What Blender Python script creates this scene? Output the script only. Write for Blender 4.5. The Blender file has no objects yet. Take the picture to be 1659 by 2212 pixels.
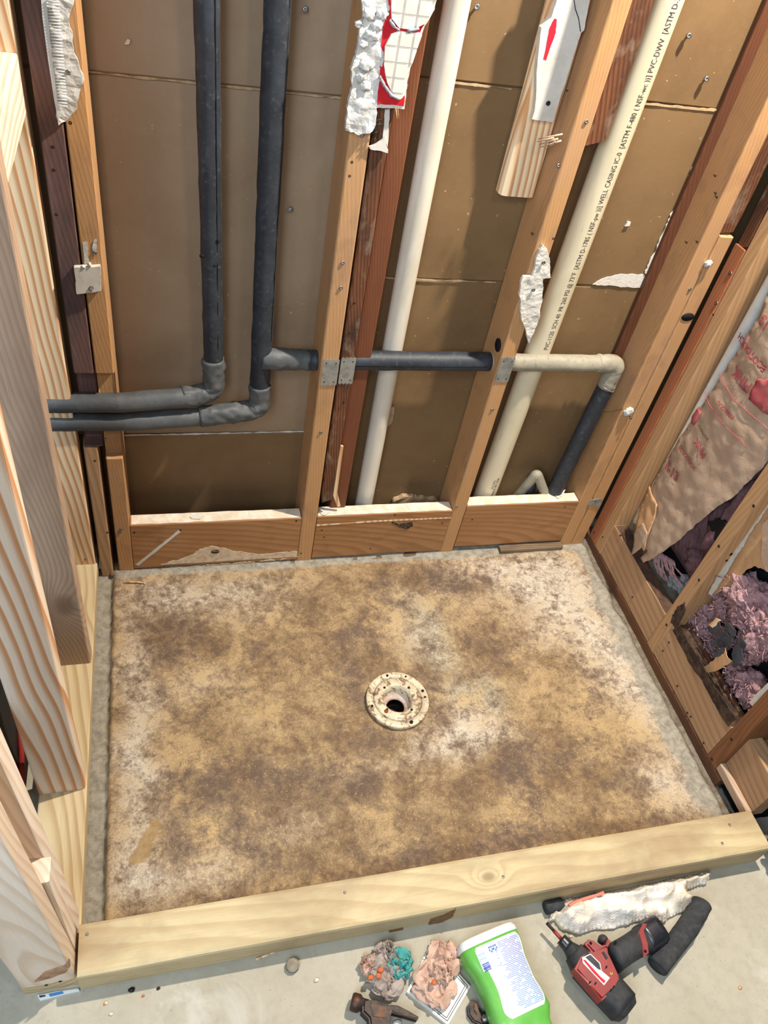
import bpy, bmesh, math, random
import numpy as np
from mathutils import Vector, Matrix, noise as N

random.seed(7)
scene = bpy.context.scene
COL = scene.collection
V = Vector

# ------------------------------------------------------------------ camera
W_, H_, FPX = 1659.0, 2212.0, 1680.0
RR = np.array([[0.96410778, -0.21340555, 0.15796919],      # image right
               [-0.04236307, -0.71097893, -0.70193613],    # image down
               [0.26210983, 0.67005002, -0.69450083]])     # forward
CAM = np.array([0.193, -1.41405, 1.65])
cd = bpy.data.cameras.new('camera')
cam = bpy.data.objects.new('camera', cd)
COL.objects.link(cam)
cd.sensor_width = 36.0
cd.lens = 36.0 * FPX / H_
cd.clip_start = 0.02
M = Matrix.Identity(4)
for i in range(3):
    M[i][0] = RR[0][i]; M[i][1] = -RR[1][i]; M[i][2] = -RR[2][i]; M[i][3] = CAM[i]
cam.matrix_world = M
scene.camera = cam

# ------------------------------------------------------------------ world, lights, exposure
vs = scene.view_settings
vs.view_transform = 'Standard'; vs.look = 'None'; vs.gamma = 1.0
vs.use_curve_mapping = False
vs.exposure = -0.25
wd = bpy.data.worlds.new('world'); scene.world = wd; wd.use_nodes = True
bg = wd.node_tree.nodes['Background']
bg.inputs[0].default_value = (0.86, 0.92, 1.0, 1); bg.inputs[1].default_value = 0.08

def light(name, kind, loc, target, energy, color, size=0.2, **kw):
    l = bpy.data.lights.new(name, kind); l.energy = energy; l.color = color
    if kind == 'AREA':
        l.shape = kw.get('shape', 'DISK'); l.size = size
        if 'size_y' in kw: l.size_y = kw['size_y']
    else:
        l.shadow_soft_size = size
    if kind == 'SPOT':
        l.spot_size = math.radians(kw.get('angle', 90)); l.spot_blend = kw.get('blend', 0.1)
    o = bpy.data.objects.new(name, l); COL.objects.link(o)
    o.location = loc
    o.rotation_euler = (V(target) - V(loc)).to_track_quat('-Z', 'Y').to_euler()
    return o
# recessed ceiling lamp over the shower, second ceiling lamp behind the photographer, daylight from a window to the left
light('ceiling_lamp_shower', 'SPOT', (1.30, -0.33, 2.45), (0.80, -0.45, 0.0), 390, (1.0, 0.91, 0.78), 0.03, angle=110, blend=0.4)
light('ceiling_lamp_room', 'AREA', (0.9, -1.75, 2.45), (0.75, -0.6, 0.0), 9, (1.0, 0.92, 0.82), 0.30)
light('window_daylight', 'AREA', (-0.55, -1.95, 2.1), (0.15, 0.05, 0.95), 62, (0.66, 0.83, 1.0), 0.9, shape='RECTANGLE', size_y=1.2)
light('behind_camera_fill', 'AREA', (-0.3, -2.9, 1.9), (0.4, 0.0, 0.7), 16, (0.84, 0.92, 1.0), 1.0, shape='RECTANGLE', size_y=1.6)  # unseen soft fill light added behind the camera

# ------------------------------------------------------------------ helpers
def ray(px, py):
    return RR.T @ np.array([(px - W_ / 2) / FPX, (py - H_ / 2) / FPX, 1.0])
def PX(px, py, x=None, y=None, z=None):
    """world point of the real plane x=, y= or z= that the photograph shows at this pixel"""
    d = ray(px, py)
    if x is not None: t = (x - CAM[0]) / d[0]
    elif y is not None: t = (y - CAM[1]) / d[1]
    else: t = (z - CAM[2]) / d[2]
    return V((CAM + d * t).tolist())
def lin(c):
    c = c / 255.0
    return c / 12.92 if c <= 0.04045 else ((c + 0.055) / 1.055) ** 2.4
def rgb(r, g, b, a=1.0):
    return (lin(r), lin(g), lin(b), a)

def tag(o, label=None, cat=None, group=None, kind=None):
    if label: o['label'] = label
    if cat: o['category'] = cat
    if group: o['group'] = group
    if kind: o['kind'] = kind
    return o
def setparent(o, p):
    o.parent = p
    o.matrix_parent_inverse = p.matrix_basis.inverted()
def mobj(name, verts, faces, mat, parent=None, smooth=False, basis=None):
    me = bpy.data.meshes.new(name)
    me.from_pydata([tuple(v) for v in verts], [], faces)
    me.validate(); me.update()
    if smooth:
        me.polygons.foreach_set('use_smooth', [True] * len(me.polygons))
    o = bpy.data.objects.new(name, me); COL.objects.link(o)
    if mat: me.materials.append(mat)
    if basis is not None: o.matrix_basis = basis
    if parent is not None: setparent(o, parent)
    return o
def bmobj(name, bm, mat, parent=None, smooth=False, basis=None):
    bmesh.ops.recalc_face_normals(bm, faces=bm.faces)
    me = bpy.data.meshes.new(name); bm.to_mesh(me); bm.free()
    if smooth:
        me.polygons.foreach_set('use_smooth', [True] * len(me.polygons))
    o = bpy.data.objects.new(name, me); COL.objects.link(o)
    if mat: me.materials.append(mat)
    if basis is not None: o.matrix_basis = basis
    if parent is not None: setparent(o, parent)
    return o
def recenter(o):
    """move the origin of a world-space mesh to its own base centre"""
    me = o.data
    co = np.empty(len(me.vertices) * 3); me.vertices.foreach_get('co', co); co = co.reshape(-1, 3)
    c = (co.min(0) + co.max(0)) / 2; c[2] = co[:, 2].min()
    me.vertices.foreach_set('co', (co - c).ravel()); me.update()
    o.matrix_basis = Matrix.Translation(V(c.tolist()))
    if o.parent: o.matrix_parent_inverse = o.parent.matrix_basis.inverted()
    return o
def empty(name, loc):
    o = bpy.data.objects.new(name, None); COL.objects.link(o)
    o.empty_display_size = 0.02
    o.matrix_basis = Matrix.Translation(V(loc)); return o

AX = {'z': Matrix.Identity(4),
      'x': Matrix(((0, 0, 1, 0), (1, 0, 0, 0), (0, 1, 0, 0), (0, 0, 0, 1))),
      'y': Matrix(((1, 0, 0, 0), (0, 0, 1, 0), (0, -1, 0, 0), (0, 0, 0, 1)))}
def beam_bm(a, b, L, bev=0.003, n=10, wob=0.0006, seed=0, ends=(0.0, 0.0), ragged=(0, 0)):
    """rounded-rect profile a x b swept along local z, length L, centred; ragged: broken ends"""
    bm = bmesh.new(); rnd = random.Random(seed)
    prof = []
    for (sx, sy, a0) in ((1, 1, 0), (-1, 1, 90), (-1, -1, 180), (1, -1, 270)):
        for k in range(3):
            t = math.radians(a0 + 45 * k)
            prof.append((sx * (a / 2 - bev) + bev * math.cos(t), sy * (b / 2 - bev) + bev * math.sin(t)))
    rings = []
    for i in range(n + 1):
        z = -L / 2 + L * i / n
        r = []
        for (px, py) in prof:
            q = N.noise_vector(V((px * 9 + seed * 3.1, py * 9, z * 6))) * wob
            zz = z
            if i == n and ragged[1]: zz += (N.noise(V((px * 90 + seed, py * 90, 1.3)))) * ragged[1]
            if i == 0 and ragged[0]: zz += (N.noise(V((px * 90 + seed, py * 90, 5.3)))) * ragged[0]
            r.append(bm.verts.new((px + q.x, py + q.y, zz)))
        rings.append(r)
    m = len(prof)
    for i in range(n):
        for k in range(m):
            bm.faces.new((rings[i][k], rings[i][(k + 1) % m], rings[i + 1][(k + 1) % m], rings[i + 1][k]))
    for r in (rings[0], rings[-1]):
        c = sum((v.co for v in r), V()) / m
        cv = bm.verts.new(c)
        for k in range(m): bm.faces.new((r[k], r[(k + 1) % m], cv))
    return bm
SEED = [0]
def beam(name, xr, yr, zr, axis, mat, parent=None, bev=0.003, n=10, wob=0.0006, ragged=(0, 0), tilt=None):
    SEED[0] += 1
    c = V(((xr[0] + xr[1]) / 2, (yr[0] + yr[1]) / 2, (zr[0] + zr[1]) / 2))
    d = (abs(xr[1] - xr[0]), abs(yr[1] - yr[0]), abs(zr[1] - zr[0]))
    if axis == 'z': a, b, L = d[0], d[1], d[2]
    elif axis == 'x': a, b, L = d[1], d[2], d[0]
    else: a, b, L = d[0], d[2], d[1]
    bm = beam_bm(a, b, L, min(bev, a * 0.3, b * 0.3), n, wob, SEED[0], ragged=ragged)
    basis = Matrix.Translation(c) @ (tilt if tilt is not None else Matrix.Identity(4)) @ AX[axis]
    return bmobj(name, bm, mat, parent, basis=basis)

def tube_mesh(pts, rad, segs=20, nz=0.0, nf=20.0, seed=0.0, sub=None, up0=None):
    """swept tube; pts list of Vector, rad float or f(t,ang)"""
    if sub:
        P = []
        for i in range(len(pts) - 1):
            L = (pts[i + 1] - pts[i]).length
            k = max(1, int(L / sub))
            for j in range(k): P.append(pts[i].lerp(pts[i + 1], j / k))
        P.append(pts[-1]); pts = P
    n = len(pts); verts = []; faces = []
    up = V(up0) if up0 is not None else None
    for i, p in enumerate(pts):
        if i == 0: t = pts[1] - pts[0]
        elif i == n - 1: t = pts[-1] - pts[-2]
        else: t = (pts[i + 1] - pts[i]).normalized() + (pts[i] - pts[i - 1]).normalized()
        t.normalize()
        if up is None:
            up = V((0, -1, 0)) if abs(t.y) < 0.9 else V((0, 0, 1))
        up = (up - t * up.dot(t)).normalized()
        s = t.cross(up)
        for k in range(segs):
            a = 2 * math.pi * k / segs
            r = rad(i / (n - 1), a) if callable(rad) else rad
            d = up * math.cos(a) + s * math.sin(a)
            q = p + d * r
            if nz: q = q + d * nz * N.fractal(q * nf + V((seed, 0, 0)), 1.0, 2.0, 3)
            verts.append(q)
    for i in range(n - 1):
        for k in range(segs):
            a = i * segs + k; b = i * segs + (k + 1) % segs
            faces.append((a, b, b + segs, a + segs))
    verts.append(pts[0]); verts.append(pts[-1])
    for k in range(segs):
        faces.append((len(verts) - 2, (k + 1) % segs, k))
        faces.append((len(verts) - 1, (n - 1) * segs + k, (n - 1) * segs + (k + 1) % segs))
    return verts, faces
def tube(name, pts, rad, mat, parent=None, **kw):
    v, f = tube_mesh([V(p) for p in pts], rad, **kw)
    o = mobj(name, v, f, mat, parent, smooth=True)
    return recenter(o)
def arc_pts(a, b, c, r, n=8):
    """polyline a-b-c with the corner b rounded"""
    a, b, c = V(a), V(b), V(c)
    u = (a - b).normalized(); w = (c - b).normalized()
    p0 = b + u * r; p1 = b + w * r
    out = [a]
    for i in range(n + 1):
        t = i / n
        out.append(p0 * (1 - t) ** 2 + b * 2 * t * (1 - t) + p1 * t * t)
    out.append(c); return out
def lathe(name, prof, mat, parent=None, segs=24, basis=None, smooth=True):
    """profile [(r,z)] around local z"""
    verts = []; faces = []; idx = []
    for (r, z) in prof:
        if r < 1e-6:
            idx.append([len(verts)]); verts.append((0, 0, z))
        else:
            idx.append(list(range(len(verts), len(verts) + segs)))
            for k in range(segs):
                a = 2 * math.pi * k / segs; verts.append((r * math.cos(a), r * math.sin(a), z))
    for i in range(len(prof) - 1):
        A, B = idx[i], idx[i + 1]
        for k in range(segs):
            k2 = (k + 1) % segs
            if len(A) == 1 and len(B) == 1: continue
            if len(A) == 1: faces.append((A[0], B[k], B[k2]))
            elif len(B) == 1: faces.append((A[k], B[0], A[k2]))
            else: faces.append((A[k], B[k], B[k2], A[k2]))
    o = mobj(name, verts, faces, mat, parent, smooth=smooth, basis=basis)
    return o
def jag(poly, step=0.006, amp=0.0015, seed=1):
    """subdivide a 2-D outline and roughen it"""
    out = []; n = len(poly)
    for i in range(n):
        a = V(poly[i]); b = V(poly[(i + 1) % n]); L = (b - a).length
        k = max(1, int(L / step)); nrm = V((-(b - a).y, (b - a).x)).normalized() if L > 1e-9 else V((0, 0))
        for j in range(k):
            p = a.lerp(b, j / k)
            s = N.noise(V((p.x * 160 + seed * 7, p.y * 160, seed))) * amp + N.noise(V((p.x * 45, p.y * 45, seed * 3.3))) * amp * 1.5
            out.append(p + nrm * s)
    return out
def plate(name, poly, frame, thick, mat, parent=None, step=0.006, amp=0.0012, seed=1, bulge=0.0, bfreq=40, grid=0.0):
    """flat irregular piece: poly in frame's (u,v), extruded along frame's third axis (towards the viewer side)"""
    O, U, Vv, Wn = [V(q) for q in frame]
    pts = jag(poly, step, amp, seed) if step else [V(p) for p in poly]
    bm = bmesh.new()
    vs_ = [bm.verts.new((p.x, p.y, 0)) for p in pts]
    es = [bm.edges.new((vs_[i], vs_[(i + 1) % len(vs_)])) for i in range(len(vs_))]
    f = bmesh.ops.triangle_fill(bm, use_beauty=True, use_dissolve=False, edges=es)
    if grid:
        for _ in range(3):
            long_e = [e for e in bm.edges if e.calc_length() > grid and not e.is_boundary]
            if not long_e: break
            bmesh.ops.subdivide_edges(bm, edges=long_e, cuts=1)
            bmesh.ops.triangulate(bm, faces=bm.faces)
    top = list(bm.faces)
    if thick:
        r = bmesh.ops.extrude_face_region(bm, geom=top)
        for g in r['geom']:
            if isinstance(g, bmesh.types.BMVert):
                z = thick
                if bulge: z += bulge * N.fractal(V((g.co.x * bfreq, g.co.y * bfreq, seed)), 1.0, 2.0, 3)
                g.co.z = z
    for v in bm.verts:
        p = O + U * v.co.x + Vv * v.co.y + Wn * v.co.z
        v.co = p
    o = bmobj(name, bm, mat, parent)
    return recenter(o)
def ypoly(pxs, y):
    """pixel outline on the vertical plane y -> (x,z) polygon"""
    return [((p := PX(a, b, y=y)).x, p.z) for a, b in pxs]
def yframe(y):
    return ((0, y, 0), (1, 0, 0), (0, 0, 1), (0, -1, 0))
def xpoly(pxs, x):
    return [((p := PX(a, b, x=x)).y, p.z) for a, b in pxs]
def xframe(x):
    return ((x, 0, 0), (0, 1, 0), (0, 0, 1), (-1, 0, 0))
def zpoly(pxs, z):
    return [((p := PX(a, b, z=z)).x, p.y) for a, b in pxs]
def zframe(z):
    return ((0, 0, z), (1, 0, 0), (0, 1, 0), (0, 0, 1))
def blob(name, c, r, mat, parent=None, sub=3, amp=0.3, freq=2.0, seed=0, smooth=True, ridged=False, flat=None):
    bm = bmesh.new(); bmesh.ops.create_icosphere(bm, subdivisions=sub, radius=1.0)
    c = V(c); r = V(r) if hasattr(r, '__len__') else V((r, r, r))
    for v in bm.verts:
        q = v.co.normalized()
        f = N.fractal(q * freq + V((seed * 3.7, seed, 0)), 0.9, 2.1, 4)
        if ridged: f = 1 - 2 * abs(f)
        s = 1 + amp * f
        p = V((q.x * r.x * s, q.y * r.y * s, q.z * r.z * s))
        if flat is not None: p.z = max(p.z, flat)
        v.co = p + c
    return recenter(bmobj(name, bm, mat, parent, smooth=smooth))
def text_mesh(name, s, size, mat, parent, fn=None, basis=None, spacing=1.0, align='LEFT', sub=0, bold=0.0):
    cu = bpy.data.curves.new('tmp_text', 'FONT'); cu.body = s; cu.size = size
    cu.space_character = spacing; cu.align_x = align; cu.resolution_u = 2; cu.offset = bold
    t = bpy.data.objects.new('tmp_text', cu); COL.objects.link(t)
    dg = bpy.context.evaluated_depsgraph_get()
    me = bpy.data.meshes.new_from_object(t.evaluated_get(dg))
    bpy.data.objects.remove(t); bpy.data.curves.remove(cu)
    if sub:
        bm = bmesh.new(); bm.from_mesh(me)
        bmesh.ops.subdivide_edges(bm, edges=[e for e in bm.edges if e.calc_length() > sub], cuts=1)
        bm.to_mesh(me); bm.free()
    if fn:
        for v in me.vertices: v.co = fn(v.co)
    me.name = name
    o = bpy.data.objects.new(name, me); COL.objects.link(o)
    me.materials.clear(); me.materials.append(mat)
    if basis is not None: o.matrix_basis = basis
    setparent(o, parent)
    return o

# ------------------------------------------------------------------ materials
class NT:
    def __init__(self, name):
        self.m = bpy.data.materials.new(name); self.m.use_nodes = True
        self.t = self.m.node_tree; self.n = self.t.nodes; self.l = self.t.links
        self.b = self.n['Principled BSDF']
        self.b.inputs['Specular IOR Level'].default_value = 0.25
    def new(self, ty, **kw):
        x = self.n.new(ty)
        for k, v in kw.items():
            if k in x.inputs.keys() and not hasattr(type(x), k): x.inputs[k].default_value = v
            else: setattr(x, k, v)
        return x
    def link(self, a, b): self.l.new(a, b)
    def coord(self, rnd=True, kind='Object'):
        tc = self.new('ShaderNodeTexCoord')
        if not rnd: return tc.outputs[kind]
        oi = self.new('ShaderNodeObjectInfo')
        ad = self.new('ShaderNodeVectorMath', operation='MULTIPLY_ADD')
        cb = self.new('ShaderNodeCombineXYZ')
        for i in range(3): self.link(oi.outputs['Random'], cb.inputs[i])
        self.link(cb.outputs[0], ad.inputs[0]); ad.inputs[1].default_value = (0.06, 0.05, 9.7)
        self.link(tc.outputs[kind], ad.inputs[2])
        return ad.outputs[0]
    def scale(self, v, s):
        m = self.new('ShaderNodeVectorMath', operation='MULTIPLY'); self.link(v, m.inputs[0]); m.inputs[1].default_value = s
        return m.outputs[0]
    def noise(self, v, scale=5.0, detail=4.0, rough=0.55, dist=0.0, out='Fac'):
        x = self.new('ShaderNodeTexNoise'); self.link(v, x.inputs['Vector'])
        x.inputs['Scale'].default_value = scale; x.inputs['Detail'].default_value = detail
        x.inputs['Roughness'].default_value = rough; x.inputs['Distortion'].default_value = dist
        return x.outputs[out]
    def ramp(self, f, stops, interp='LINEAR'):
        r = self.new('ShaderNodeValToRGB'); self.link(f, r.inputs[0]); cr = r.color_ramp; cr.interpolation = interp
        while len(cr.elements) > 1: cr.elements.remove(cr.elements[-1])
        cr.elements[0].position = stops[0][0]; cr.elements[0].color = self._c(stops[0][1])
        for p, c in stops[1:]:
            e = cr.elements.new(p); e.color = self._c(c)
        return r.outputs[0]
    @staticmethod
    def _c(c):
        if isinstance(c, (int, float)): return (c, c, c, 1)
        return c if len(c) == 4 else (*c, 1)
    def mix(self, f, a, b, mode='MIX'):
        m = self.new('ShaderNodeMix'); m.data_type = 'RGBA'; m.blend_type = mode
        for s, v in ((m.inputs[0], f), (m.inputs[6], a), (m.inputs[7], b)):
            if isinstance(v, (int, float)): s.default_value = v
            elif isinstance(v, tuple): s.default_value = v if len(v) == 4 else (*v, 1)
            else: self.link(v, s)
        return m.outputs[2]
    def math(self, op, a, b=0.0, clamp=False):
        m = self.new('ShaderNodeMath', operation=op); m.use_clamp = clamp
        for s, v in ((m.inputs[0], a), (m.inputs[1], b)):
            if isinstance(v, (int, float)): s.default_value = v
            else: self.link(v, s)
        return m.outputs[0]
    def color(self, c):
        if isinstance(c, tuple): self.b.inputs['Base Color'].default_value = c
        else: self.link(c, self.b.inputs['Base Color'])
    def bump(self, h, strength=0.3, dist=0.002):
        x = self.new('ShaderNodeBump'); x.inputs['Strength'].default_value = strength; x.inputs['Distance'].default_value = dist
        self.link(h, x.inputs['Height']); self.link(x.outputs[0], self.b.inputs['Normal'])
    def rough(self, v):
        if isinstance(v, (int, float)): self.b.inputs['Roughness'].default_value = v
        else: self.link(v, self.b.inputs['Roughness'])

def wood(name, light_c, dark_c, ring=46.0, tilt=0.10, grain=0.75, blotch=None, bl_amt=0.5, bl_scale=6.0, dirt=None, dirt_amt=0.0,
         plaster=0.0, knots=(), rough=0.62, off=(0.05, 0.03, 0)):
    t = NT(name); c = t.coord()
    w = t.noise(t.scale(c, (4, 4, 1.6)), 1.0, 2, 0.45, out='Color')
    wv = t.new('ShaderNodeVectorMath', operation='MULTIPLY_ADD')
    t.link(w, wv.inputs[0]); wv.inputs[1].default_value = (0.060, 0.060, 0.0)
    # growth axis leans against the board, so flat faces show cathedral figure
    tc0 = t.new('ShaderNodeTexCoord'); sz = t.new('ShaderNodeSeparateXYZ'); t.link(tc0.outputs['Object'], sz.inputs[0])
    shx = t.new('ShaderNodeCombineXYZ'); t.link(t.math('MULTIPLY', sz.outputs[2], tilt), shx.inputs[0]); t.link(t.math('MULTIPLY', sz.outputs[2], tilt * 0.6), shx.inputs[1])
    sa = t.new('ShaderNodeVectorMath', operation='ADD'); t.link(t.scale(c, (1, 1, 0)), sa.inputs[0]); t.link(shx.outputs[0], sa.inputs[1])
    t.link(sa.outputs[0], wv.inputs[2])
    av = t.new('ShaderNodeVectorMath', operation='ADD'); t.link(wv.outputs[0], av.inputs[0]); av.inputs[1].default_value = off
    vec = av.outputs[0]
    knot_mask = None
    for (kx, ky, kz, kr) in knots:
        tc = t.new('ShaderNodeTexCoord')
        s = t.new('ShaderNodeVectorMath', operation='SUBTRACT'); t.link(tc.outputs['Object'], s.inputs[0]); s.inputs[1].default_value = (kx, ky, kz)
        l = t.new('ShaderNodeVectorMath', operation='LENGTH'); t.link(t.scale(s.outputs[0], (1, 1, 0.6)), l.inputs[0])
        g = t.math('DIVIDE', l.outputs['Value'], kr)
        inv = t.math('POWER', 2.718, t.math('MULTIPLY', t.math('MULTIPLY', g, g), -0.35))
        mv = t.new('ShaderNodeVectorMath', operation='MULTIPLY_ADD')
        cb = t.new('ShaderNodeCombineXYZ'); t.link(inv, cb.inputs[0]); t.link(inv, cb.inputs[1])
        t.link(cb.outputs[0], mv.inputs[0]); mv.inputs[1].default_value = (0.03, 0.03, 0); t.link(vec, mv.inputs[2]); vec = mv.outputs[0]
        km = t.ramp(g, [(0.0, 1), (0.5, 0.75), (0.95, 0.0)])
        knot_mask = km if knot_mask is None else t.math('MAXIMUM', knot_mask, km)
    wt = t.new('ShaderNodeTexWave', wave_type='RINGS', rings_direction='Z', wave_profile='SAW')
    t.link(vec, wt.inputs['Vector'])
    wt.inputs['Scale'].default_value = ring; wt.inputs['Distortion'].default_value = 0.6
    wt.inputs['Detail'].default_value = 2; wt.inputs['Detail Scale'].default_value = 2.0
    fac = t.ramp(wt.outputs['Fac'], [(0.0, 0.0), (0.40, 0.12), (0.72, 0.9), (0.9, 1.0), (1.0, 0.1)])
    col = t.mix(t.math('MULTIPLY', fac, grain), light_c, dark_c)
    fib = t.noise(t.scale(c, (1, 1, 0.03)), 420, 2, 0.6)
    col = t.mix(t.ramp(fib, [(0.3, 0.0), (0.75, 0.28)]), col, t.mix(0.55, col, dark_c, 'MULTIPLY'))
    if blotch:
        bn = t.noise(t.scale(c, (1, 1, 0.4)), bl_scale, 5, 0.6, 0.4)
        col = t.mix(t.ramp(bn, [(0.42, 0.0), (0.68, bl_amt)]), col, blotch)
    if dirt:
        dn = t.noise(t.scale(c, (1.4, 1.4, 0.8)), 14, 6, 0.65, 0.3)
        col = t.mix(t.ramp(dn, [(0.52, 0.0), (0.66, dirt_amt)]), col, dirt)
    if plaster:
        pn = t.noise(t.scale(c, (1.2, 1.2, 0.5)), 22, 6, 0.65, 0.5)
        col = t.mix(t.ramp(pn, [(0.70 - plaster * 0.3, 0.0), (0.76 - plaster * 0.3, 0.85)]), col, rgb(214, 208, 198))
    if knot_mask is not None:
        col = t.mix(t.math('MULTIPLY', knot_mask, 0.8), col, t.mix(0.5, dark_c, rgb(70, 52, 42)))
    t.color(col); t.rough(rough)
    t.bump(t.math('ADD', t.math('MULTIPLY', fib, 0.6), t.math('MULTIPLY', fac, 0.35)), 0.25, 0.0012)
    return t.m
def plain(name, c, rough=0.5, metal=0.0, var=None, vs_=20.0, vamt=0.5, bump=0.0, bscale=60.0, spec=0.25, vlo=0.42, vhi=0.66, bdist=0.002):
    t = NT(name); co = t.coord()
    col = c
    if var is not None:
        col = t.mix(t.ramp(t.noise(co, vs_, 6, 0.62, 0.3), [(vlo, 0.0), (vhi, vamt)]), c, var)
    t.color(col); t.rough(rough); t.b.inputs['Metallic'].default_value = metal
    t.b.inputs['Specular IOR Level'].default_value = spec
    if bump: t.bump(t.noise(co, bscale, 6, 0.6), bump, bdist)
    return t.m
MAT = {}
MAT['stud'] = wood('stud_pine_aged', rgb(188, 144, 98), rgb(162, 114, 72), ring=48, grain=0.4, blotch=rgb(172, 138, 110), bl_amt=0.5, dirt=rgb(130, 100, 80), dirt_amt=0.3)
MAT['stud_red'] = wood('stud_redwood', rgb(124, 76, 50), rgb(96, 54, 34), ring=60, grain=0.5, blotch=rgb(92, 52, 36), bl_amt=0.6)
MAT['stud_dark'] = wood('stud_dark_stained', rgb(122, 92, 84), rgb(92, 68, 62), grain=0.5, blotch=rgb(56, 50, 56), bl_amt=0.7, bl_scale=9, plaster=0.03)
MAT['stud_rot'] = wood('stud_rotten', rgb(120, 76, 50), rgb(74, 44, 30), grain=0.8, blotch=rgb(52, 36, 30), bl_amt=0.85, bl_scale=14, dirt=rgb(150, 132, 112), dirt_amt=0.5)
MAT['pine_new'] = wood('pine_new', rgb(236, 214, 178), rgb(196, 134, 80), ring=24, tilt=0.07, grain=0.9)
MAT['pine_white'] = wood('pine_whitish', rgb(232, 218, 202), rgb(202, 168, 138), ring=28, tilt=0.07, grain=0.8, blotch=rgb(240, 230, 220), bl_amt=0.5)
MAT['pine_grey'] = wood('pine_weathered', rgb(194, 168, 144), rgb(164, 132, 106), ring=40, grain=0.6, blotch=rgb(150, 124, 106), bl_amt=0.55, knots=((0.015, -0.02, -0.62, 0.028),))
MAT['pine_sill'] = wood('pine_treated_sill', rgb(206, 187, 148), rgb(170, 140, 100), ring=22, grain=0.75, blotch=rgb(190, 176, 146), bl_amt=0.5, knots=((0.02, 0.019, 0.30, 0.02), (0.02, 0.019, -0.35, 0.012)), off=(0.02, 0.05, 0))
MAT['curb'] = wood('curb_treated', rgb(198, 181, 143), rgb(174, 150, 110), ring=24, tilt=0.05, grain=0.55, blotch=rgb(150, 128, 98), bl_amt=0.85, bl_scale=9, dirt=rgb(176, 162, 128), dirt_amt=0.6, knots=((0.0, 0.038, 0.06, 0.012),), off=(0.03, 0.06, 0))
MAT['block'] = wood('blocking_board', rgb(168, 124, 82), rgb(134, 92, 58), ring=22, grain=0.55, blotch=rgb(146, 98, 58), bl_amt=0.55, dirt=rgb(110, 78, 52), dirt_amt=0.35)
MAT['block_r'] = wood('blocking_board_right', rgb(182, 146, 110), rgb(148, 110, 78), ring=20, grain=0.6, blotch=rgb(160, 122, 90), bl_amt=0.4)
MAT['plate_r'] = wood('bottom_plate_dark', rgb(116, 78, 52), rgb(84, 54, 38), grain=0.5, blotch=rgb(62, 46, 38), bl_amt=0.7)
MAT['plate_rot'] = wood('plate_rotted', rgb(132, 112, 88), rgb(84, 66, 50), grain=0.6, blotch=rgb(56, 48, 42), bl_amt=0.9, bl_scale=12, plaster=0.12)
MAT['dark'] = plain('dark_void', rgb(18, 18, 20), 0.8)
MAT['screw'] = plain('screw_steel', rgb(150, 150, 150), 0.35, 0.9, rgb(80, 70, 62), 300, 0.6)
MAT['screw_dark'] = plain('nail_dark', rgb(54, 46, 42), 0.55, 0.5)
MAT['galv'] = plain('galvanised_plate', rgb(166, 166, 160), 0.45, 0.55, rgb(120, 120, 112), 60, 0.6)
MAT['plasterw'] = plain('plaster_white', rgb(204, 202, 198), 0.85, 0, rgb(172, 166, 156), 40, 0.7, 0.6, 120, bdist=0.003)
MAT['gyp'] = plain('gypsum_core', rgb(206, 201, 190), 0.9, 0, rgb(186, 176, 160), 60, 0.6, 0.5, 150)
MAT['paper_white'] = plain('drywall_face_paper', rgb(206, 200, 190), 0.85, 0, rgb(178, 170, 156), 25, 0.6, 0.2, 90)
MAT['bead'] = plain('corner_bead_metal', rgb(216, 224, 230), 0.5, 0.2, rgb(180, 190, 198), 60, 0.5)
MAT['tile_white'] = plain('tile_embossed', rgb(216, 208, 196), 0.45, 0, rgb(190, 178, 162), 40, 0.5, 0.15, 120)
MAT['red'] = plain('red_membrane', rgb(196, 34, 44), 0.45, 0, rgb(150, 20, 30), 60, 0.5)
MAT['redink'] = plain('red_marker_ink', rgb(208, 34, 52), 0.6)

MAT['stud_red_dark'] = wood('stud_red_dark', rgb(96, 58, 38), rgb(72, 40, 26), ring=50, grain=0.5, blotch=rgb(66, 40, 30), bl_amt=0.5)
MAT['pine_new2'] = wood('pine_new_bold', rgb(232, 218, 200), rgb(196, 138, 88), ring=17, tilt=0.06, grain=0.95, off=(0.04, 0.02, 0))
MAT['pine_white2'] = wood('pine_whitish_front', rgb(228, 212, 194), rgb(204, 174, 146), ring=30, tilt=0.08, grain=0.7, blotch=rgb(196, 176, 156), bl_amt=0.5, off=(0.02, 0.07, 0))
MAT['stud_rot2'] = wood('stud_rot_light', rgb(146, 112, 84), rgb(100, 70, 50), grain=0.7, blotch=rgb(84, 62, 50), bl_amt=0.7, bl_scale=12)
MAT['stud_red2'] = wood('stud_reddish', rgb(176, 112, 76), rgb(150, 84, 52), grain=0.45, blotch=rgb(146, 84, 56), bl_amt=0.5)
MAT['stud_pale'] = wood('stud_pale', rgb(188, 148, 106), rgb(158, 114, 76), ring=30, grain=0.5, blotch=rgb(178, 142, 110), bl_amt=0.4)
MAT['plate_r2'] = wood('stud_brown', rgb(140, 92, 58), rgb(106, 66, 42), grain=0.5, blotch=rgb(92, 62, 46), bl_amt=0.6)
MAT['pvc_w'] = plain('pipe_white', rgb(224, 220, 212), 0.45, 0, rgb(196, 190, 180), 30, 0.5)

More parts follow.
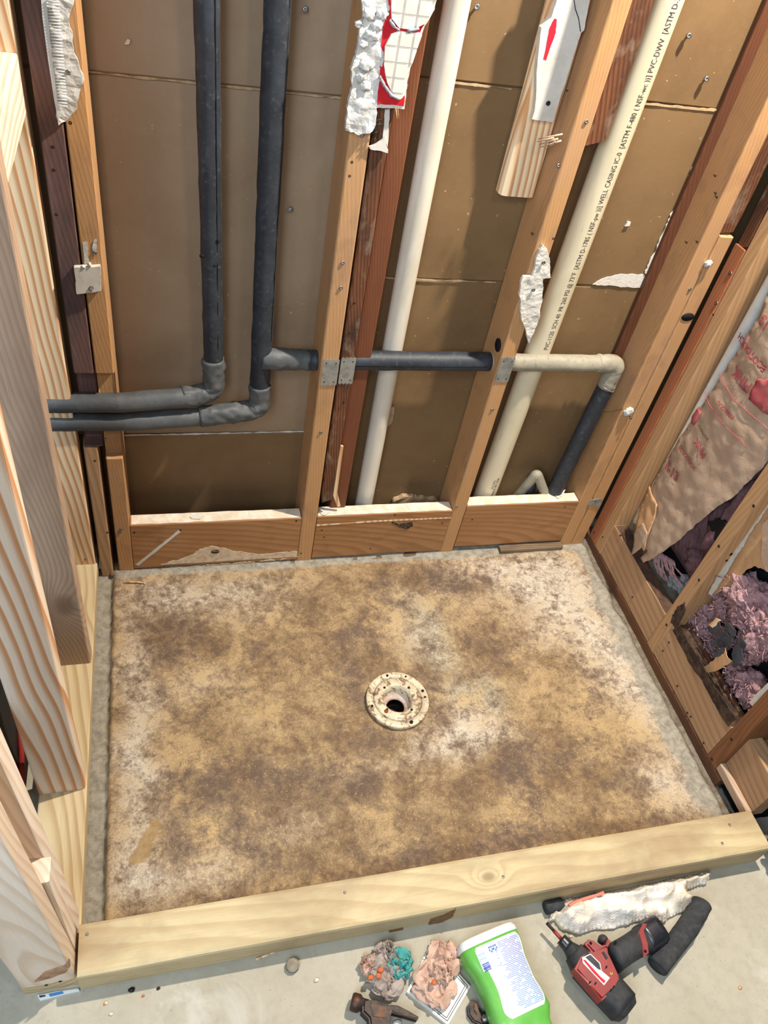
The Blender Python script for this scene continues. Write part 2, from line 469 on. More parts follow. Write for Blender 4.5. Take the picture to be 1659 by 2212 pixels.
# ================================================================== STRUCTURE
# ---- concrete slab round the shower
def mat_concrete():
    t = NT('concrete_slab'); c = t.coord(False)
    a = t.noise(c, 3.0, 6, 0.6, 0.3); b = t.noise(c, 40, 6, 0.65)
    col = t.mix(t.ramp(a, [(0.38, 0.0), (0.62, 1.0)]), rgb(164, 156, 138), rgb(176, 169, 152))
    col = t.mix(t.ramp(b, [(0.45, 0.0), (0.75, 0.35)]), col, rgb(138, 130, 116))
    sp = t.noise(c, 160, 3, 0.6)
    col = t.mix(t.ramp(sp, [(0.66, 0.0), (0.72, 0.55)]), col, rgb(118, 110, 98))
    st = t.noise(t.scale(c, (1, 1, 1)), 1.7, 7, 0.7, 0.8)
    col = t.mix(t.ramp(st, [(0.54, 0.0), (0.60, 0.55)]), col, rgb(196, 192, 182))
    t.color(col); t.rough(0.75); t.bump(t.math('ADD', b, t.math('MULTIPLY', sp, 0.4)), 0.25, 0.003)
    return t.m
MAT['concrete'] = mat_concrete()
fv = []; ff = []
def rect(x0, x1, y0, y1, z=0.0):
    i = len(fv); fv.extend([(x0, y0, z), (x1, y0, z), (x1, y1, z), (x0, y1, z)]); ff.append((i, i + 1, i + 2, i + 3))
rect(-1.6, 2.4, -3.0, -0.89); rect(-1.6, -0.002, -0.89, 0.35); rect(1.46, 2.4, -0.89, 0.35)
tag(mobj('floor', fv, ff, MAT['concrete']), 'pale grey concrete floor slab in front of the wooden curb', kind='structure')

# ---- stained shower pan
DR = V((0.707, -0.468, 0.0))
def gauss(p, blobs):
    s = 0.0
    for (cx, cy, rx, ry, a) in blobs:
        dx = (p[0] - cx) / rx; dy = (p[1] - cy) / ry; q = dx * dx + dy * dy
        if q < 9: s += a * math.exp(-q)
    return s
def pxb(L):
    out = []
    for (px, py, rx, ry, a) in L:
        q = PX(px, py, z=0.0); q2 = PX(px + rx, py, z=0.0); q3 = PX(px, py + ry, z=0.0)
        out.append((q.x, q.y, max(0.01, (q2 - q).length), max(0.01, (q3 - q).length), a))
    return out
PALE = pxb([(290, 1420, 45, 130, .75), (300, 1650, 45, 160, .95), (290, 1880, 60, 90, .7), (350, 1285, 110, 40, .6), (500, 1290, 150, 45, .55),
            (1130, 1230, 160, 55, .95), (1215, 1290, 90, 70, .9), (1300, 1400, 60, 90, .85), (1400, 1500, 50, 90, .95), (980, 1590, 90, 45, .7), (1020, 1560, 60, 40, .5),
            (1450, 1680, 70, 50, .8), (1490, 1740, 60, 40, .6), (1180, 1370, 60, 40, .35), (400, 1900, 120, 50, .45), (890, 1640, 100, 30, .4), (430, 1480, 90, 40, .3), (640, 1780, 70, 40, .3), (900, 1380, 60, 60, .35)])
DARK = pxb([(390, 1370, 80, 60, .75), (330, 1430, 50, 90, .4), (650, 1290, 70, 30, .6), (560, 1420, 120, 60, .25), (760, 1400, 80, 50, .55), (770, 1490, 50, 90, .55), (900, 1245, 120, 28, .8),
            (1020, 1260, 60, 25, .7), (1045, 1390, 50, 40, .75), (1075, 1430, 40, 30, .5), (1230, 1420, 50, 40, .45), (860, 1450, 90, 25, .5), (930, 1480, 30, 60, .4), (830, 1590, 90, 30, .5),
            (500, 1720, 150, 60, .55), (680, 1720, 150, 70, .6), (560, 1640, 160, 50, .35), (800, 1690, 120, 30, .55), (1150, 1640, 120, 40, .6), (1060, 1680, 120, 50, .6), (1250, 1690, 80, 40, .5),
            (1330, 1660, 60, 40, .4), (850, 1860, 160, 30, .6), (640, 1850, 100, 40, .5), (1010, 1830, 150, 40, .55), (1250, 1800, 180, 30, .5), (1380, 1780, 120, 25, .5), (480, 1950, 120, 40, .4),
            (300, 1300, 50, 40, .35), (1480, 1690, 30, 40, .3), (950, 1770, 90, 40, .35), (740, 1330, 60, 30, .3), (1140, 1200, 60, 15, .5), (380, 1830, 60, 60, .35)])
GREY = pxb([(925, 1350, 30, 60, .9), (945, 1430, 25, 30, .9), (1000, 1490, 35, 25, .8), (1060, 1500, 30, 45, .9), (870, 1300, 40, 30, .5), (1085, 1590, 60, 20, .3), (500, 1270, 100, 20, .4), (950, 1400, 50, 80, .4), (1000, 1600, 40, 20, .4), (1130, 1260, 120, 20, .5)])
OCHR = pxb([(318, 1822, 20, 34, .75), (332, 1780, 13, 13, .6), (296, 1856, 18, 12, .55), (352, 1800, 10, 12, .35)])
def pan():
    x0, x1, y0, y1, st = -0.010, 1.452, -0.90, 0.03, 0.005
    nx = int((x1 - x0) / st) + 1; ny = int((y1 - y0) / st) + 1
    verts = []; A = []; B = []
    for j in range(ny):
        y = y0 + st * j
        for i in range(nx):
            x = x0 + st * i
            q = V((x, y, 0)); d = (q - DR).length
            n1 = N.fractal(q * 9, 1.0, 2.0, 4); n2 = N.fractal(q * 40 + V((3, 0, 0)), 1.0, 2.0, 3)
            z = -0.010 * max(0, 1 - d / 0.55) + 0.0022 * n1 + 0.0009 * n2
            lip = 0.040 + 0.004 * N.noise(V((0, y * 30, 2)))
            gut = max(0.0, min(1.0, (lip - x) / 0.010))
            z -= 0.020 * gut
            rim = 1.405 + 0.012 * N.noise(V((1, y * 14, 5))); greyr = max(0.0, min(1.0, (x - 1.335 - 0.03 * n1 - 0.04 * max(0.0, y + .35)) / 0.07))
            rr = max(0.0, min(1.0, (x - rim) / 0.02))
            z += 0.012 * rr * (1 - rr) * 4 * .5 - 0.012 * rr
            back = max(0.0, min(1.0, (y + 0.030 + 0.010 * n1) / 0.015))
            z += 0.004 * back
            verts.append((x, y, z))
            w = V((n1 * 0.03, N.noise(q * 13 + V((9, 9, 9))) * 0.03, 0)); qw = q + w
            pale = gauss(qw, PALE); dark = gauss(qw, DARK); grey = gauss(qw, GREY); och = gauss(q + w * 0.5, OCHR)
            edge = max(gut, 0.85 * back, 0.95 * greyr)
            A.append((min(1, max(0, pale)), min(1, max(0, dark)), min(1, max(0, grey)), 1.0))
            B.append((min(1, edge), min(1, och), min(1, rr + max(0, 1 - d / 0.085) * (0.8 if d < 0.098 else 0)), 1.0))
    faces = []
    for j in range(ny - 1):
        for i in range(nx - 1):
            cx = x0 + st * (i + .5); cy = y0 + st * (j + .5)
            if (cx - DR.x) ** 2 + (cy - DR.y) ** 2 < 0.056 ** 2: continue
            a = j * nx + i; faces.append((a, a + 1, a + nx + 1, a + nx))
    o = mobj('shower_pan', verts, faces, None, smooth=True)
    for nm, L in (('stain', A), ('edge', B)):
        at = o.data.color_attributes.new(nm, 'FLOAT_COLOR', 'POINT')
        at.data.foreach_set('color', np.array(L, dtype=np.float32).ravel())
    t = NT('pan_stained_mortar'); c = t.coord(False)
    def attr(n):
        a = t.new('ShaderNodeVertexColor'); a.layer_name = n
        s = t.new('ShaderNodeSeparateColor'); t.link(a.outputs[0], s.inputs[0]); return s.outputs
    s = attr('stain'); e = attr('edge')
    n_big = t.noise(c, 5, 6, 0.6, 0.5); n_cl = t.noise(c, 14, 8, 0.66, 0.4)
    n_mid = t.noise(c, 55, 9, 0.72, 0.4); n_fine = t.noise(c, 190, 6, 0.72, 0.2)
    cen = lambda n, k: t.math('MULTIPLY', t.math('SUBTRACT', n, 0.5), k)
    col = t.mix(t.ramp(n_big, [(0.38, 0.0), (0.62, 1.0)]), rgb(182, 152, 106), rgb(164, 138, 102))
    col = t.mix(t.ramp(n_mid, [(0.46, 0.0), (0.66, 0.6)]), col, rgb(206, 180, 136))
    # grey-green bare patches
    col = t.mix(t.math('MULTIPLY', s[2], t.ramp(n_cl, [(0.36, 0.3), (0.54, 0.95)])), col, rgb(174, 168, 146))
    # pale efflorescence
    pf = t.math('MULTIPLY', s[0], t.ramp(t.math('ADD', n_cl, cen(n_fine, 0.4)), [(0.34, 0.45), (0.52, 1.0)]))
    col = t.mix(t.math('MULTIPLY', pf, 0.82), col, rgb(212, 203, 188))
    # brown mould: fine lacy speckle whose density follows the stain map
    dens = t.math('ADD', t.math('MULTIPLY', s[1], 0.30), cen(n_cl, 1.0))
    dens = t.math('SUBTRACT', dens, t.math('MULTIPLY', s[0], 0.05))
    dsum = t.math('ADD', t.math('ADD', n_mid, dens), cen(n_fine, 0.55))
    df = t.ramp(dsum, [(0.40, 0.0), (0.50, 0.42), (0.62, 0.76), (0.80, 0.94)])
    dcol = t.mix(t.ramp(n_big, [(0.42, 0.0), (0.58, 1.0)]), rgb(104, 85, 72), rgb(114, 88, 60))
    col = t.mix(df, col, dcol)
    # darker cores
    col = t.mix(t.ramp(t.math('ADD', t.math('MULTIPLY', s[1], 0.17), t.math('ADD', n_mid, cen(n_cl, 0.7))), [(0.58, 0.0), (0.74, 0.6)]), col, rgb(82, 66, 56))
    # crackle lines
    vein = t.math('ABSOLUTE', t.math('SUBTRACT', t.noise(c, 12, 10, 0.8, 0.4), 0.5))
    vf = t.math('MULTIPLY', t.ramp(vein, [(0.0, 0.6), (0.010, 0.25), (0.022, 0.0)]), t.ramp(n_big, [(0.42, 0.0), (0.60, 1.0)]))
    col = t.mix(vf, col, rgb(92, 76, 64))
    # sand grain
    col = t.mix(t.ramp(t.noise(c, 420, 3, 0.6), [(0.36, 0.4), (0.50, 0.0)]), col, rgb(100, 84, 68))
    col = t.mix(t.ramp(t.noise(c, 300, 2, 0.5), [(0.64, 0.0), (0.74, 0.45)]), col, rgb(220, 200, 160))
    # ochre damp blotch
    col = t.mix(t.ramp(t.math('ADD', e[1], cen(n_cl, 1.1)), [(0.24, 0.0), (0.34, 0.75)]), col, rgb(150, 120, 74))
    # grey bare mortar at the edges; the right band also has soft shade painted in
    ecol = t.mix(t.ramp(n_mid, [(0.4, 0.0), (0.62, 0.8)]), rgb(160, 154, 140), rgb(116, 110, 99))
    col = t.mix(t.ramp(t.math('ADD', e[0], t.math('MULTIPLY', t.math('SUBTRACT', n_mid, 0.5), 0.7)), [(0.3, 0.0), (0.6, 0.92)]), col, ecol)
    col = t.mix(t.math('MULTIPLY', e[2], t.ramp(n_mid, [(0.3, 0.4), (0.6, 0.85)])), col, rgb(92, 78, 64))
    t.color(col); t.rough(0.7)
    t.bump(t.math('ADD', t.math('MULTIPLY', n_fine, 0.6), t.math('MULTIPLY', n_mid, 1.0)), 0.45, 0.004)
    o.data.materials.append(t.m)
    return tag(o, 'stained brown and ochre mortar shower floor around the drain', kind='structure')
PAN = pan(); PAN.name = 'floor_shower_pan'

# ---- back wall: brown paper back of the gypsum sheets of the next room
def mat_board(name='gypsum_brown_paper', c1=rgb(120, 94, 63), c2=rgb(108, 83, 55), c3=rgb(128, 101, 70)):
    t = NT(name); c = t.coord()
    a = t.noise(c, 4, 5, 0.6, 0.3); b = t.noise(t.scale(c, (1, 1, 1)), 60, 5, 0.7)
    col = t.mix(t.ramp(a, [(0.4, 0.0), (0.65, 1.0)]), c1, c2)
    col = t.mix(t.ramp(b, [(0.5, 0.0), (0.75, 0.3)]), col, c3)
    dots = t.noise(c, 90, 2, 0.5)
    col = t.mix(t.ramp(dots, [(0.735, 0.0), (0.75, 0.7)]), col, rgb(176, 154, 124))
    t.color(col); t.rough(0.6); t.bump(b, 0.12, 0.002); t.b.inputs['Specular IOR Level'].default_value = 0.35
    return t.m
MAT['board'] = mat_board()
MAT['board_cool_lit'] = mat_board('gypsum_paper_cool_lit', rgb(150, 128, 104), rgb(138, 115, 90), rgb(160, 138, 114))  # same board paper, lightened and greyed to paint in the cool daylight
MAT['papertear'] = plain('torn_kraft_edge', rgb(176, 150, 118), 0.85, 0, rgb(140, 110, 76), 80, 0.7, 0.3)
YB = 0.106
wb = tag(empty('wall_back', (0.7, YB, 0.0)), 'brown gypsum board paper behind the open back wall studs', kind='structure')
def panel(x0, x1, z0, z1, d=0.0, mat='board'):
    bm = bmesh.new(); e = 0.004
    P = [(x0 + e, z0 + e), (x1 - e, z0 + e), (x1 - e, z1 - e), (x0 + e, z1 - e)]; Q = [(x0, z0), (x1, z0), (x1, z1), (x0, z1)]
    f = [bm.verts.new((a, YB + d, b)) for a, b in P]; m = [bm.verts.new((a, YB + d + 0.004, b)) for a, b in Q]; r = [bm.verts.new((a, YB + d + 0.014, b)) for a, b in Q]
    bm.faces.new(f); bm.faces.new(r[::-1])
    for k in range(4):
        bm.faces.new((f[k], f[(k + 1) % 4], m[(k + 1) % 4], m[k])); bm.faces.new((m[k], m[(k + 1) % 4], r[(k + 1) % 4], r[k]))
    return recenter(bmobj('gypsum_panel', bm, MAT[mat], wb))
panel(-0.35, 0.555, 1.179, 1.9, 0, 'board_cool_lit'); panel(-0.35, 0.555, 0.381, 1.1785, .001, 'board_cool_lit'); panel(-0.35, 0.555, -0.05, 0.3805)
panel(0.5555, 1.56, 1.2255, 1.9, .001); panel(0.5555, 1.56, 0.819, 1.225); panel(0.5555, 1.56, -0.05, 0.8185, .001)
tape = bmesh.new()
def strip_tear(px_list, h, mat, seed, y=YB - 0.0015):
    pts = [PX(a, b, y=y) for a, b in px_list]
    poly = [(p.x, p.z + h * (0.3 + abs(N.noise(p * 40 + V((seed, 0, 0)))))) for p in pts] + [(p.x, p.z - h * (0.2 + abs(N.noise(p * 33 + V((seed, 2, 0)))))) for p in reversed(pts)]
    return plate('torn_paper_edge', poly, yframe(y), 0.0012, mat, wb, 0.008, 0.0015, seed)
tape.free()
strip_tear([(266 + 39 * i, 940 - 0.8 * i) for i in range(11)], 0.004, MAT['plasterw'], 3)
strip_tear([(832 + 24 * i, 600 + 1 * i) for i in range(11)], 0.003, MAT['papertear'], 5)
strip_tear([(188 + 55 * i, 155 + 5.7 * i) for i in range(11)], 0.0035, MAT['papertear'], 6)
strip_tear([(1395 + 33 * i, 224 + 3 * i) for i in range(6)], 0.0035, MAT['papertear'], 7)
strip_tear([(975 + 26 * i, 177 + 3 * i) for i in range(6)], 0.002, MAT['papertear'], 8)
plate('torn_paper_patch', ypoly([(1280, 614), (1300, 602), (1340, 592), (1390, 592), (1398, 600), (1385, 622), (1350, 620), (1310, 616)], YB - .001), yframe(YB - .0005), .0016, MAT['gyp'], wb, .006, .002, 4)
plate('torn_paper_patch', ypoly([(850, 1084), (870, 1072), (900, 1074), (940, 1078), (955, 1090), (940, 1110), (850, 1110)], YB - .012), yframe(YB - .001), .014, MAT['papertear'], wb, .006, .004, 14, .006)
plate('torn_paper_patch', ypoly([(836, 880), (852, 880), (848, 910), (838, 922), (832, 905)], YB - .004), yframe(YB - .001), .004, MAT['papertear'], wb, .004, .001, 15)
# long torn strip up the right bay
tp = [(1395, 590), (1420, 540), (1445, 480), (1470, 430), (1492, 380), (1515, 330), (1545, 275)]
plate('torn_paper_edge', ypoly([(a - 4, b) for a, b in tp] + [(a + 5, b + 2) for a, b in reversed(tp)], YB - .003), yframe(YB - .002), .0025, MAT['gyp'], wb, .006, .003, 9)

# ---- fasteners shared by many things
_scr = None
def fastener(parent, loc, nrm, r=0.0042, mat='screw', name='screw', out=0.0015):
    loc = V(loc); q = V(nrm).to_track_quat('Z', 'Y').to_matrix().to_4x4()
    key = (name, mat, round(r, 4))
    if key not in FM:
        o = lathe(name, [(0, -0.006), (r * .45, -0.006), (r * .45, -0.0004), (r, 0), (r * .95, out), (r * .35, out), (r * .3, out * .35), (0, out * .35)], MAT[mat], segs=10)
        FM[key] = o.data
    else:
        o = bpy.data.objects.new(name, FM[key]); COL.objects.link(o)
    o.matrix_basis = Matrix.Translation(loc) @ q
    setparent(o, parent); return o
FM = {}
def scr_y(parent, px, py, y=0.0, **kw): return fastener(parent, PX(px, py, y=y - 0.0005), (0.1, -1, 0.15), **kw)
def hole_y(parent, px, py, y=0.0, r=0.0028): return fastener(parent, PX(px, py, y=y + .0006), (0, -1, 0), r=r, mat='screw_dark', name='nail', out=0.0008)
for px, py in ((628, 452), (1030, 15), (1487, 77), (1525, 170), (660, 20)):
    fastener(wb, PX(px, py, y=YB - .006), (-0.3, -1, 0.2), r=.005, mat='screw', name='screw_tip', out=.006)
for px, py in ((1355, 483), (275, 90)):
    plate('paper_fleck', ypoly([(px - 6, py + 5), (px, py - 6), (px + 7, py - 4), (px + 4, py + 4)], YB - .002), yframe(YB - .001), .004, MAT['gyp'], wb, 0.003, .001, px)
GSTUD = 'studs of the opened back wall'

# ================================================================== BACK WALL FRAMING
ZT = 1.72
def wstud(xr, yr, zr, mat, label, ragged=(0, 0), name='wall_stud', n=14, group=GSTUD, wob=.0008):
    return tag(beam(name, xr, yr, zr, 'z', mat, n=n, ragged=ragged, bev=.0035, wob=wob), label, 'stud', group)
def notched(name, xr, yd, zr, notch, mat, label):
    """stud with a notch cut in its front for the pipes: polygon in (y,z) pushed along x"""
    (x0, x1), (z0, z1), (n0, n1, nd) = xr, zr, notch
    poly = [(0, z0), (0, n0), (nd, n0 + .002), (nd, n1), (0, n1 + .003), (0, z1), (yd, z1), (yd, z0)]
    bm = bmesh.new(); cx = (x0 + x1) / 2; w = (x1 - x0) / 2
    a = [bm.verts.new((-w, y, z)) for y, z in poly]; b = [bm.verts.new((w, y, z)) for y, z in poly]
    bm.faces.new(a); bm.faces.new(b[::-1])
    for k in range(len(poly)): bm.faces.new((a[k], a[(k + 1) % 8], b[(k + 1) % 8], b[k]))
    bmesh.ops.bevel(bm, geom=[e for e in bm.edges], offset=.0022, segments=1, affect='EDGES')
    return tag(bmobj(name, bm, mat, basis=Matrix.Translation((cx, 0, 0))), label, 'stud', GSTUD)
# left corner pair, both notched for the two pipes
s = notched('wall_stud', (0.009, 0.048), .104, (0.437, ZT), (0.440, 0.632, .034), MAT['stud_dark'], 'dark stained notched stud behind the new pine corner, beside the orange one')
for px, py in ((150, 265), (112, 317), (114, 367), (120, 463)): hole_y(s, px + 2, py, r=.003)
s = wstud((0.006, 0.036), (0.0, .086), (-.012, 0.436), MAT['block_r'], 'short cut-off stud below the pipes in the left corner', (0, .012))
hole_y(s, 205, 995); hole_y(s, 232, 1150)
s = notched('wall_stud', (0.051, 0.088), .104, (-.012, ZT), (0.400, 0.632, .022), MAT['stud'], 'orange notched stud crossed by the two foam covered pipes')
for px, py in ((228, 950), (258, 1150), (262, 1143)): scr_y(s, px, py)
# middle group
s = wstud((0.523, 0.563), (0, .104), (-.010, ZT), MAT['stud'], 'orange stud carrying the torn plaster and white tiles at its top')
for px, py in ((740, 568), (736, 622), (693, 934)): scr_y(s, px, py)
for px, py in ((755, 380), (760, 350), (650, 1195)): hole_y(s, px, py)
s = wstud((0.568, 0.599), (0.004, .060), (.27, ZT), MAT['stud_rot'], 'dark reddish rotted stud between the orange stud and a plain red one', (.10, 0), wob=.0016, n=30)
for px, py in ((765, 655), (754, 720), (742, 870)): hole_y(s, px, py)
plate('split_splinter', ypoly([(735, 960), (741, 962), (728, 1060), (735, 1090), (728, 1092), (718, 1065)], .02), yframe(.02), .006, MAT['pine_new'], s, 0)
s = wstud((0.603, 0.645), (0.030, .104), (-.01, ZT), MAT['stud_red'], 'plain reddish stud set back beside the thinner white pipe')
# second orange stud, with its bored hole
s = wstud((0.947, 0.985), (0, .104), (-.008, ZT), MAT['stud'], 'orange stud with a bored hole, left of the printed white pipe')
STUD2 = s
for px, py in ((1266, 263), (1063, 885), (986, 1094), (1206, 358)): scr_y(s, px, py)
for px, py in ((1195, 515), (992, 1102), (1225, 195), (1150, 505)): hole_y(s, px, py)
lathe('bored_hole', [(0, 0), (.016, 0), (.016, .002), (0, .002)], MAT['dark'], s, 20, Matrix.Translation((.9465, .030, .700)) @ Matrix.Rotation(-math.pi / 2, 4, 'Y'))
for k, (a, b, c_, d_) in enumerate(((1162, 300, 1215, 290), (1165, 312, 1205, 300), (1168, 318, 1212, 304), (1180, 322, 1200, 306), (1160, 306, 1196, 298))):
    tube('wood_splinter', [PX(a, b, y=.03), PX(c_, d_, y=.0)], lambda t, an: .0009 + .0012 * t, MAT['pine_grey'], s, segs=5)
# broken dark stub right of it, at the top
wstud((0.994, 1.042), (.028, .075), (1.175, ZT), MAT['stud_rot'], 'broken rotten stud stub hanging beside the printed white pipe', (.07, 0), wob=.002, n=20)
# pine block left of it
pb = tag(beam('pine_block', (0.868, 0.946), (.065, .104), (1.035, ZT), 'z', MAT['pine_new'], bev=.012), 'pale pine block ending behind the red-marked drywall scrap', 'block')
# right corner
wstud((1.308, 1.340), (.090, .1045), (.0, ZT), MAT['stud_red_dark'], 'dark red strip against the brown board in the right bay')
s = wstud((1.334, 1.373), (0, .104), (-.002, ZT), MAT['stud'], 'full height orange stud in the right corner, holding the drywall crumb')
CORN = s
for px, py in ((1530, 572),): scr_y(s, px, py, r=.006)
for px, py in ((1545, 380), (1546, 418), (1548, 426), (1483, 524), (1506, 523)): hole_y(s, px, py, r=.0025)
s2 = wstud((1.376, 1.413), (.001, .104), (-.002, 1.005), MAT['stud'], 'shorter sistered orange stud with a half-round hole in the right corner', (0, .006))
for px, py in ((1490, 625),): scr_y(s2, px, py)
q = PX(1482, 685, y=.0)
lathe('bored_hole', [(0, 0), (.017, 0), (.017, .002), (0, .002)], MAT['dark'], s2, 20, Matrix.Translation((1.394, .0015, q.z)) @ Matrix.Rotation(math.pi / 2, 4, 'X') @ Matrix.Diagonal((1, .62, 1, 1)))
wstud((1.378, 1.416), (.012, .075), (1.012, ZT), MAT['stud_rot'], 'rotten dark stud stub above the sistered orange stud', (.03, 0), wob=.003, n=20)
# blocking boards between the studs
GB = 'blocking boards at the foot of the back wall'
def block(xr, zr, label, mat='block', dy=0.0):
    return tag(beam('blocking_board', xr, (dy, .038 + dy), zr, 'x', MAT[mat], n=16, bev=.003, wob=.0012), label, 'board', GB)
b1 = block((.089, .522), (.010, .175), 'blocking board with white smear and knot, below the black pipes')
b2 = block((.564, .946), (.012, .177), 'middle blocking board with a dark gouge near its top')
b3 = block((.986, 1.333), (.024, .192), 'right blocking board below the black downpipe')
MAT['limewash'] = plain('limewash', rgb(206, 190, 164), .9, 0, rgb(178, 138, 98), 60, .8, .2)
MAT['gouge'] = plain('charred_gouge', rgb(44, 34, 28), .9, 0, rgb(150, 120, 90), 150, .5, .6, 200)
plate('gouge', ypoly([(846, 1128), (862, 1132), (890, 1128), (893, 1136), (880, 1144), (862, 1140)], -.0005), yframe(.001), .0018, MAT['gouge'], b2, .004, .0015, 3)
plate('white_smear', ypoly([(415, 1198), (430, 1186), (455, 1180), (480, 1182), (510, 1192), (560, 1196), (640, 1192), (645, 1204), (560, 1212), (440, 1222), (330, 1230), (330, 1224)], -.0008), yframe(-.0002), .0008, MAT['limewash'], b1, .004, .0035, 5)
lathe('knot', [(0, 0), (.010, 0), (.010, .002), (0, .003)], MAT['gouge'], b1, 14, Matrix.Translation(PX(465, 1191, y=-.001)) @ Matrix.Rotation(math.pi / 2, 4, 'X') @ Matrix.Diagonal((1.1, .7, 1, 1)))
plate('white_scratch', ypoly([(292, 1220), (385, 1146), (390, 1149), (300, 1222)], -.0006), yframe(-.0002), .0006, MAT['paper_white'], b1, .004, .0008, 8)
plate('split_line', ypoly([(684, 1134), (820, 1124), (974, 1118), (974, 1119.6), (820, 1127), (684, 1136.5)], -.0006), yframe(-.0002), .0006, MAT['pine_new'], b2, .01, .0004, 9)
for b, L in ((b1, ((390, 1145), (640, 1125), (290, 1150))), (b2, ((853, 1112), (955, 1130), (695, 1145), (700, 1160), (800, 1185))), (b3, ((1020, 1122), (1220, 1095)))):
    for px, py in L: hole_y(b, px, py, r=.003)
MAT['dust'] = plain('plaster_dust', rgb(206, 188, 164), .9, 0, rgb(226, 220, 210), 40, .8, .3, 150)
# dust and paper flakes lying on top of the blocks (each block carries its dusty top layer)
for b, xr, z in ((b1, (.092, .520), .1752), (b2, (.567, .944), .1772), (b3, (.989, 1.331), .1922)):
    plate('plaster_dust', [(xr[0], .003), (xr[1], .003), (xr[1], .036), (xr[0], .036)], zframe(z - .0004), .0012, MAT['dust'], b, .02, .0012, xr[0] * 7)
GF = 'paper flakes on the blocking boards'
for k, (L, z, lb) in enumerate((([(410, 1117), (428, 1108), (440, 1115), (432, 1122), (415, 1121)], .177, 'small paper flake lying on the left blocking board'),
                ([(690, 1100), (712, 1108), (700, 1114), (694, 1112)], .179, 'small paper flake at the left end of the middle blocking board'),
                ([(1196, 1066), (1222, 1058), (1216, 1068), (1205, 1078)], .195, 'white paper flake lying on the right blocking board'))):
    tag(plate('paper_flake', zpoly(L, z), zframe(z), .002, MAT['gyp'], None, 0.004, .0006, k), lb, 'flake', GF)
# bottom plate, rotted
bp = tag(beam('bottom_plate', (0.03, 1.40), (-.012, .100), (-.030, .002), 'x', MAT['plate_rot'], n=60, bev=.005, wob=.002), 'rotted bottom plate under the back wall studs', 'plate')
tag(beam('shim_strip', (1.13, 1.335), (-.020, .004), (.002, .018), 'x', MAT['plate_rot'], n=20, wob=.002), 'thin weathered strip along the foot of the right blocking board', 'strip')
# nail plates with toothed ends
def nail_plate(xr, zc, h, y, label, teeth=4):
    x0, x1 = xr; poly = []
    for k in range(teeth * 2 + 1):
        poly.append((x0 + (x1 - x0) * k / (teeth * 2), zc - h / 2 - (.004 if k % 2 else 0)))
    for k in range(teeth * 2, -1, -1):
        poly.append((x0 + (x1 - x0) * k / (teeth * 2), zc + h / 2 + (.004 if k % 2 else 0)))
    o = plate('nail_plate', poly, yframe(y), .0016, MAT['galv'], None, 0)
    for sx in (.2, .8):
        for sz in (-.38, .38): fastener(o, (x0 + (x1 - x0) * sx, y - .0016, zc + h * sz), (0, -1, 0), r=.0016, mat='screw_dark', name='nail', out=.0006)
    return tag(o, label, 'plate', 'steel plates over the pipe holes')
nail_plate((.527, .564), .642, .066, -.0005, 'galvanised steel plate on the orange stud where the branch pipe crosses')
nail_plate((.5685, .602), .644, .066, .0035, 'galvanised steel plate on the dark reddish stud where the branch pipe crosses')
nail_plate((.949, .984), .652, .066, -.0005, 'galvanised steel plate on the bored orange stud, right of the long black pipe')
o = plate('tie_strap', ypoly([(1268, 1092), (1276, 1080), (1298, 1077), (1300, 1086), (1294, 1099), (1288, 1092), (1278, 1091)], -.002), yframe(-.0005), .002, MAT['galv'], None, 0)
fastener(o, PX(1286, 1083, y=-.003), (0, -1, 0), r=.002, mat='screw_dark', name='nail', out=.0006)
tag(o, 'small bent steel strap low in the right corner', 'strap')

# ================================================================== PIPES
def mat_foam(name, c1, c2, c3, amt=.6):
    t = NT(name); c = t.coord(False, 'Object')
    a = t.noise(c, 18, 6, .65, .4); b = t.noise(c, 90, 5, .6)
    col = t.mix(t.ramp(a, [(.42, 0), (.68, amt)]), c1, c2)
    col = t.mix(t.ramp(b, [(.56, 0), (.72, .4)]), col, c3)
    t.color(col); t.rough(.55); t.bump(b, .3, .002); t.b.inputs['Specular IOR Level'].default_value = .4
    return t.m
MAT['foam'] = mat_foam('foam_sleeve_black', rgb(38, 42, 48), rgb(58, 64, 72), rgb(92, 96, 100))
MAT['foam_dusty'] = mat_foam('foam_sleeve_dusty', rgb(66, 69, 72), rgb(96, 96, 95), rgb(46, 48, 50))
MAT['foam_clay'] = mat_foam('foam_sleeve_plaster_dust', rgb(136, 130, 114), rgb(160, 152, 132), rgb(72, 68, 62), .8)
MAT['tape'] = mat_foam('tape_grey', rgb(72, 75, 77), rgb(106, 106, 103), rgb(50, 52, 54))
MAT['slit'] = plain('foam_slit', rgb(20, 22, 24), .9)
YP = .045
def wr(base, amp=.12, f=22, seed=0):
    return lambda t, a: base * (1 + amp * .5 * math.sin(a * 3 + t * f) * N.noise(V((t * 9 + seed, a, 2))) + amp * N.noise(V((t * 14 + seed, math.cos(a) * 2, math.sin(a) * 2))))
def slit(parent, a, b, r, ang):
    a, b = V(a), V(b); t = (b - a).normalized(); up = V((0, -1, 0)); s = t.cross(up)
    d = up * math.cos(ang) + s * math.sin(ang)
    return tube('slit', [a + d * (r - .0006), b + d * (r - .0006)], .0011, MAT['slit'], parent, segs=6)
